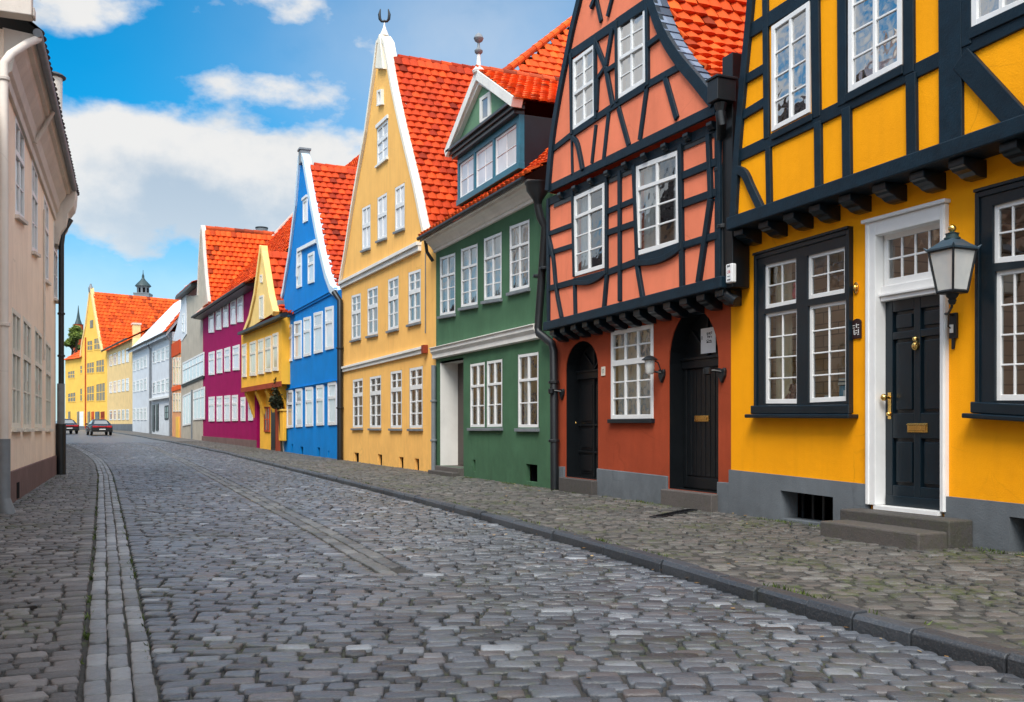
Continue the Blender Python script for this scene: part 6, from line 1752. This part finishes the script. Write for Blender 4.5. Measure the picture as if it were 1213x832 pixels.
for _ in range(5200):
    k = random.random()
    if k < .45: y = random.uniform(3.5, 26); x = FACADE_X-.05-abs(random.gauss(0, .10)); z = -.02
    elif k < .60: y = random.uniform(4, 30); x = xk(y)+.17+abs(random.gauss(0, .05)); z = -.02
    elif k < .80: y = random.uniform(5, 34); x = random.choice((xg(y)-.0, xg(y)+GW))+random.gauss(0, .012); z = -.115
    else: y = random.uniform(14, 31); x = xleft(y)+.06+abs(random.gauss(0, .12)); z = -.1
    if math.sin(y*1.9+x*3)+math.sin(y*5.3) < .1: continue
    for b_ in range(2):
        a = random.random()*6.28; hh = random.uniform(.008, .032); s = random.uniform(.004, .011); p = Vector((x+random.gauss(0, .012), y+random.gauss(0, .03), z))
        u = Vector((math.cos(a), math.sin(a), 0))*s; tip = p+Vector((random.gauss(0, .015), random.gauss(0, .015), hh+.018))
        mb.add([p-u, p+u, tip], [(0, 1, 2)])
tag(mb.build('moss_and_weeds', M['weed'], None), 'moss and tiny weeds growing along walls, kerb and gutter', 'weeds', kind='stuff')

# ================================================================== cars
M['car_paint'] = paint('dark_car_paint', (.012, .010, .014), .18, .2)
M['car_glass'] = pane_mat('car_glass', (.10, .13, .16), .8)
M['rubber'] = paint('rubber', (.012, .012, .012), .8, .2)
M['tail'] = paint('tail_light', (.55, .015, .02), .15, .2)
M['alloy'] = metal('alloy', (.5, .5, .52), .3)
def make_car(x, y, z, rz, label, s=1.0):
    """x across, y forward; seen from behind"""
    t = empty('parked_car', (x, y, z), rz); t.scale = (s, s, s); tag(t, label, 'car', 'cars parked at the far bend of the street')
    L = [(-2.15, .35), (-2.2, .62), (-2.1, .88), (-1.55, .98), (-1.0, 1.36), (-.4, 1.46), (.35, 1.42), (1.05, .98), (1.9, .86), (2.2, .66), (2.22, .34)]
    vs = []; fs = []; n = len(L)
    for zlow in (0,): pass
    secs = [(-.88, .82), (-.86, .95), (-.60, 1.0), (.60, 1.0), (.86, .95), (.88, .82)]
    for sx_, k in secs:
        for (yy, zz_) in L:
            top = max(0, zz_-.9); xx = sx_*(1-.33*top/.56*(1 if abs(sx_) > .7 else .55))
            vs.append((xx, yy*(.97 if abs(sx_) > .87 else 1), .34+(zz_-.34)*(k if zz_ > .9 else 1)))
    for i in range(len(secs)-1):
        for j in range(n-1): fs.append((i*n+j, (i+1)*n+j, (i+1)*n+j+1, i*n+j+1))
    fs.append(tuple(range(n))); fs.append(tuple((len(secs)-1)*n+j for j in range(n-1, -1, -1)))
    for i in range(len(secs)-1): fs.append((i*n, i*n+n-1, (i+1)*n+n-1, (i+1)*n))
    MB().add(vs, fs, .5).build('body', M['car_paint'], t, smooth=True)
    mb = MB(); mb.add([(-.60, -1.52, 1.02), (.60, -1.52, 1.02), (.48, -1.05, 1.335), (-.48, -1.05, 1.335)], [(0, 1, 2, 3)]); mb.build('rear_window', M['car_glass'], t)
    for e in (-1, 1):
        mb = MB(); mb.add([(e*.80, -1.2, 1.02), (e*.66, -.85, 1.31), (e*.64, .25, 1.34), (e*.78, .85, 1.02)], [(0, 1, 2, 3)]); mb.build('side_window', M['car_glass'], t)
        mb = MB(); mb.box(e*.60-.20, e*.60+.20, -2.23, -2.10, .70, .86); mb.build('tail_light', M['tail'], t, bevel=.03)
        mb = MB(); mb.box(e*.98-.09, e*.98+.09, .55, .75, .95, 1.10); mb.build('wing_mirror', M['car_paint'], t, bevel=.03)
        for yy in (-1.35, 1.35):
            w = MB(); w.tube([(e*.70, yy, .31), (e*.89, yy, .31)], .31, 18); wo = w.build('wheel', M['rubber'], t, bevel=.02)
            h_ = MB(); h_.tube([(e*.885, yy, .31), (e*.90, yy, .31)], .19, 14); h_.build('rim', M['alloy'], wo)
    mb = MB(); mb.box(-.40, .40, -2.235, -2.12, .74, .83); mb.build('light_bar', M['tail'], t, bevel=.01)
    mb = MB(); mb.box(-.86, .86, -2.26, -2.0, .32, .60); mb.box(-.80, .80, -2.28, -2.2599, .44, .48); mb.build('bumper', M['rubber'], t, bevel=.05)
    mb = MB(); mb.box(-.26, .26, -2.285, -2.2601, .50, .59); mb.build('number_plate', M['white'], t)
    return t
p = from_cam((117.3-PX0)/F*93, 93); make_car(p.x, p.y, zg(p.y)-.06, math.radians(7), 'dark car seen from behind with red tail lights, parked before the golden house', 1.05)
p = from_cam((76.8-PX0)/F*99, 99); make_car(p.x, p.y, zg(p.y)-.08, math.radians(12), 'dark car half hidden behind the corner pipe of the left house', 1.05)

# ================================================================== sky, sun, camera
SUN_EL, SUN_AZ = math.radians(52), math.radians(218)          # azimuth clockwise from +Y
w_ = bpy.data.worlds.new('World'); scene.world = w_; w_.use_nodes = True; nt = w_.node_tree
bg = nt.nodes['Background']; out = nt.nodes['World Output']
sky = N(nt, 'ShaderNodeTexSky', sky_type='NISHITA'); sky.sun_disc = False; sky.sun_elevation = SUN_EL; sky.sun_rotation = SUN_AZ
sky.air_density = 1.0; sky.dust_density = .4; sky.ozone_density = 2.0
mulc = mixc(nt, 1.0, sky.outputs[0], (.36, 1.02, 1.22), 'MULTIPLY')
hs = N(nt, 'ShaderNodeHueSaturation'); hs.inputs['Saturation'].default_value = 1.12; hs.inputs['Value'].default_value = 1.0
nt.links.new(mulc, hs.inputs['Color'])
nt.links.new(hs.outputs[0], bg.inputs['Color']); bg.inputs['Strength'].default_value = .15
tc = N(nt, 'ShaderNodeTexCoord'); G = tc.outputs['Generated']
sp = N(nt, 'ShaderNodeSeparateXYZ'); nt.links.new(G, sp.inputs[0])
def math_(op, a, b=None, c=None):
    n = N(nt, 'ShaderNodeMath', operation=op)
    for i, v in enumerate((a, b, c)):
        if v is None: continue
        if isinstance(v, (int, float)): n.inputs[i].default_value = v
        else: nt.links.new(v, n.inputs[i])
    return n.outputs[0]
az = math_('ARCTAN2', sp.outputs['X'], sp.outputs['Y']); el = math_('ARCSINE', sp.outputs['Z'])
def azel(px, py):
    d = sight(px, py).normalized(); return math.atan2(d.x, d.y), math.asin(d.z)
def cloud_density(el_off):
    e2 = math_('ADD', el, el_off)
    cb = N(nt, 'ShaderNodeCombineXYZ'); nt.links.new(az, cb.inputs[0]); nt.links.new(math_('MULTIPLY', e2, 1.7), cb.inputs[1])
    n1 = noise(nt, cb.outputs[0], 10, 9, .56); n2 = noise(nt, cb.outputs[0], 3.2, 4, .5)
    acc = math_('ADD', math_('MULTIPLY', math_('SUBTRACT', n1, .5), 2.6), math_('MULTIPLY', math_('SUBTRACT', n2, .5), .7))
    for (px, py, rx, ry, amp) in BLOBS:
        a0, e0 = azel(px, py); rx, ry = rx/F, ry/F
        q = math_('ADD', math_('POWER', math_('DIVIDE', math_('SUBTRACT', az, a0), rx), 2), math_('POWER', math_('DIVIDE', math_('SUBTRACT', e2, e0), ry), 2))
        acc = math_('ADD', acc, math_('MULTIPLY', math_('EXPONENT', math_('MULTIPLY', q, -1)), amp))
    # extra density outside the field of view
    # unseen cloud added behind the viewer and overhead, for white fill light
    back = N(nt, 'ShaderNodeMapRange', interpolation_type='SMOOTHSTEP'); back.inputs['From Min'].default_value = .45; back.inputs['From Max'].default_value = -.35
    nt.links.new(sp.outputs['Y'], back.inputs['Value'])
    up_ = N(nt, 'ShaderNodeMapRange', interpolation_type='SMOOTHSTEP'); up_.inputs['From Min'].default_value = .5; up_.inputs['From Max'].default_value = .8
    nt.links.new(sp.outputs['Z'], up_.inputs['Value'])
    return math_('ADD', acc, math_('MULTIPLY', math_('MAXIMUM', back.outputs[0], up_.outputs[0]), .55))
BLOBS = [(140, 200, 95, 55, .80), (250, 200, 110, 58, .85), (350, 205, 90, 50, .70), (440, 230, 120, 55, .5), (200, 262, 240, 30, .30), (320, 300, 150, 26, .18), (85, 10, 85, 40, .72), (290, 95, 75, 28, .62),
         (330, 2, 80, 24, .62), (262, 38, 40, 20, .42), (410, 90, 80, 40, .26), (135, 122, 30, 16, .2), (200, 75, 80, 30, -.5), (230, 40, 60, 30, -.2), (250, 128, 180, 14, -.25), (210, 140, 330, 16, -.0), (150, 70, 60, 40, -.45), (600, 60, 160, 90, -.25), (-250, 200, 330, 120, .5), (-865, -100, 350, 200, .6), (-1500, -300, 350, 220, .12)]  # far-left entries: unseen clouds added to whiten window reflections
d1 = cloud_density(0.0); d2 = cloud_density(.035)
sm = N(nt, 'ShaderNodeMapRange', interpolation_type='SMOOTHSTEP'); sm.inputs['From Min'].default_value = .10; sm.inputs['From Max'].default_value = .78
nt.links.new(d1, sm.inputs['Value'])
sh = N(nt, 'ShaderNodeMapRange', interpolation_type='SMOOTHSTEP'); sh.inputs['From Min'].default_value = .12; sh.inputs['From Max'].default_value = 1.0
shn = noise(nt, G, 9, 6, .55); nt.links.new(math_('ADD', math_('MULTIPLY', d2, .5), math_('MULTIPLY', math_('SUBTRACT', shn, .5), 2.6)), sh.inputs['Value'])
ccol = mixc(nt, sh.outputs[0], (.90, .885, .86), (.47, .58, .70))
hz_ = N(nt, 'ShaderNodeMapRange', interpolation_type='SMOOTHSTEP'); hz_.inputs['From Min'].default_value = .27; hz_.inputs['From Max'].default_value = .06; nt.links.new(el, hz_.inputs['Value'])
ccol = mixc(nt, hz_.outputs[0], ccol, (.78, .86, .92))
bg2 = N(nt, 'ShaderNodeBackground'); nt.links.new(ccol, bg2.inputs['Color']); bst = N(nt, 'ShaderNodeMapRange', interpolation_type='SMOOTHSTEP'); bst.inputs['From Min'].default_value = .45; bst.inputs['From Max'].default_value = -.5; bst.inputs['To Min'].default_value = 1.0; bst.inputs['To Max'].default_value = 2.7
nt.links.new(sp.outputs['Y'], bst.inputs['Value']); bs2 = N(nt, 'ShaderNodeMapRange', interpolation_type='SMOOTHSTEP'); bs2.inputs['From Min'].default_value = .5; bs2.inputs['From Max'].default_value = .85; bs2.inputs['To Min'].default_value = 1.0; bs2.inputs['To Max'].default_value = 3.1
nt.links.new(sp.outputs['Z'], bs2.inputs['Value']); nt.links.new(math_('MAXIMUM', bst.outputs[0], bs2.outputs[0]), bg2.inputs['Strength'])  # clouds behind and overhead brightened as added fill light
mx = N(nt, 'ShaderNodeMixShader')
hz2 = math_('MULTIPLY', hz_.outputs[0], .72)
def veil(px, py, rx, ry, amp):
    a0, e0 = azel(px, py); q = math_('ADD', math_('POWER', math_('DIVIDE', math_('SUBTRACT', az, a0), rx/F), 2), math_('POWER', math_('DIVIDE', math_('SUBTRACT', el, e0), ry/F), 2))
    return math_('MULTIPLY', math_('EXPONENT', math_('MULTIPLY', q, -1)), amp)
thin = math_('MULTIPLY', veil(560, 70, 220, 130, .42), math_('ADD', .55, shn))
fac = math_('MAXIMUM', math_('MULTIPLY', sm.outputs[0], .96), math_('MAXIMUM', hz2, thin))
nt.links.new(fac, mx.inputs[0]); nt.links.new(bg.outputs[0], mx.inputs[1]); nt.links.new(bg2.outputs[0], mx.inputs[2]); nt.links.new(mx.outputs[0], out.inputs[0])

sun = bpy.data.lights.new('sun', 'SUN'); sun.energy = 3.7; sun.angle = math.radians(26); sun.color = (1, .95, .88)
so = bpy.data.objects.new('sun', sun); COL.objects.link(so)
sd = Vector((math.sin(SUN_AZ)*math.cos(SUN_EL), math.cos(SUN_AZ)*math.cos(SUN_EL), math.sin(SUN_EL)))
so.rotation_euler = sd.to_track_quat('Z', 'Y').to_euler()

cam = bpy.data.cameras.new('camera'); co = bpy.data.objects.new('camera', cam); COL.objects.link(co)
cam.sensor_width = 36; cam.lens = 36*F/1213; cam.shift_y = (HOR-416)/1213; cam.clip_start = .05; cam.clip_end = 5000
co.location = (0, 0, EYE); co.rotation_euler = (math.pi/2, 0, -TH)
scene.camera = co
scene.view_settings.view_transform = 'Standard'; scene.view_settings.look = 'None'; scene.view_settings.exposure = 0; scene.view_settings.gamma = 1
scene.render.resolution_x = 1024; scene.render.resolution_y = 702
scene.cycles.max_bounces = 8; scene.cycles.transparent_max_bounces = 12
scene.cycles.use_denoising = True
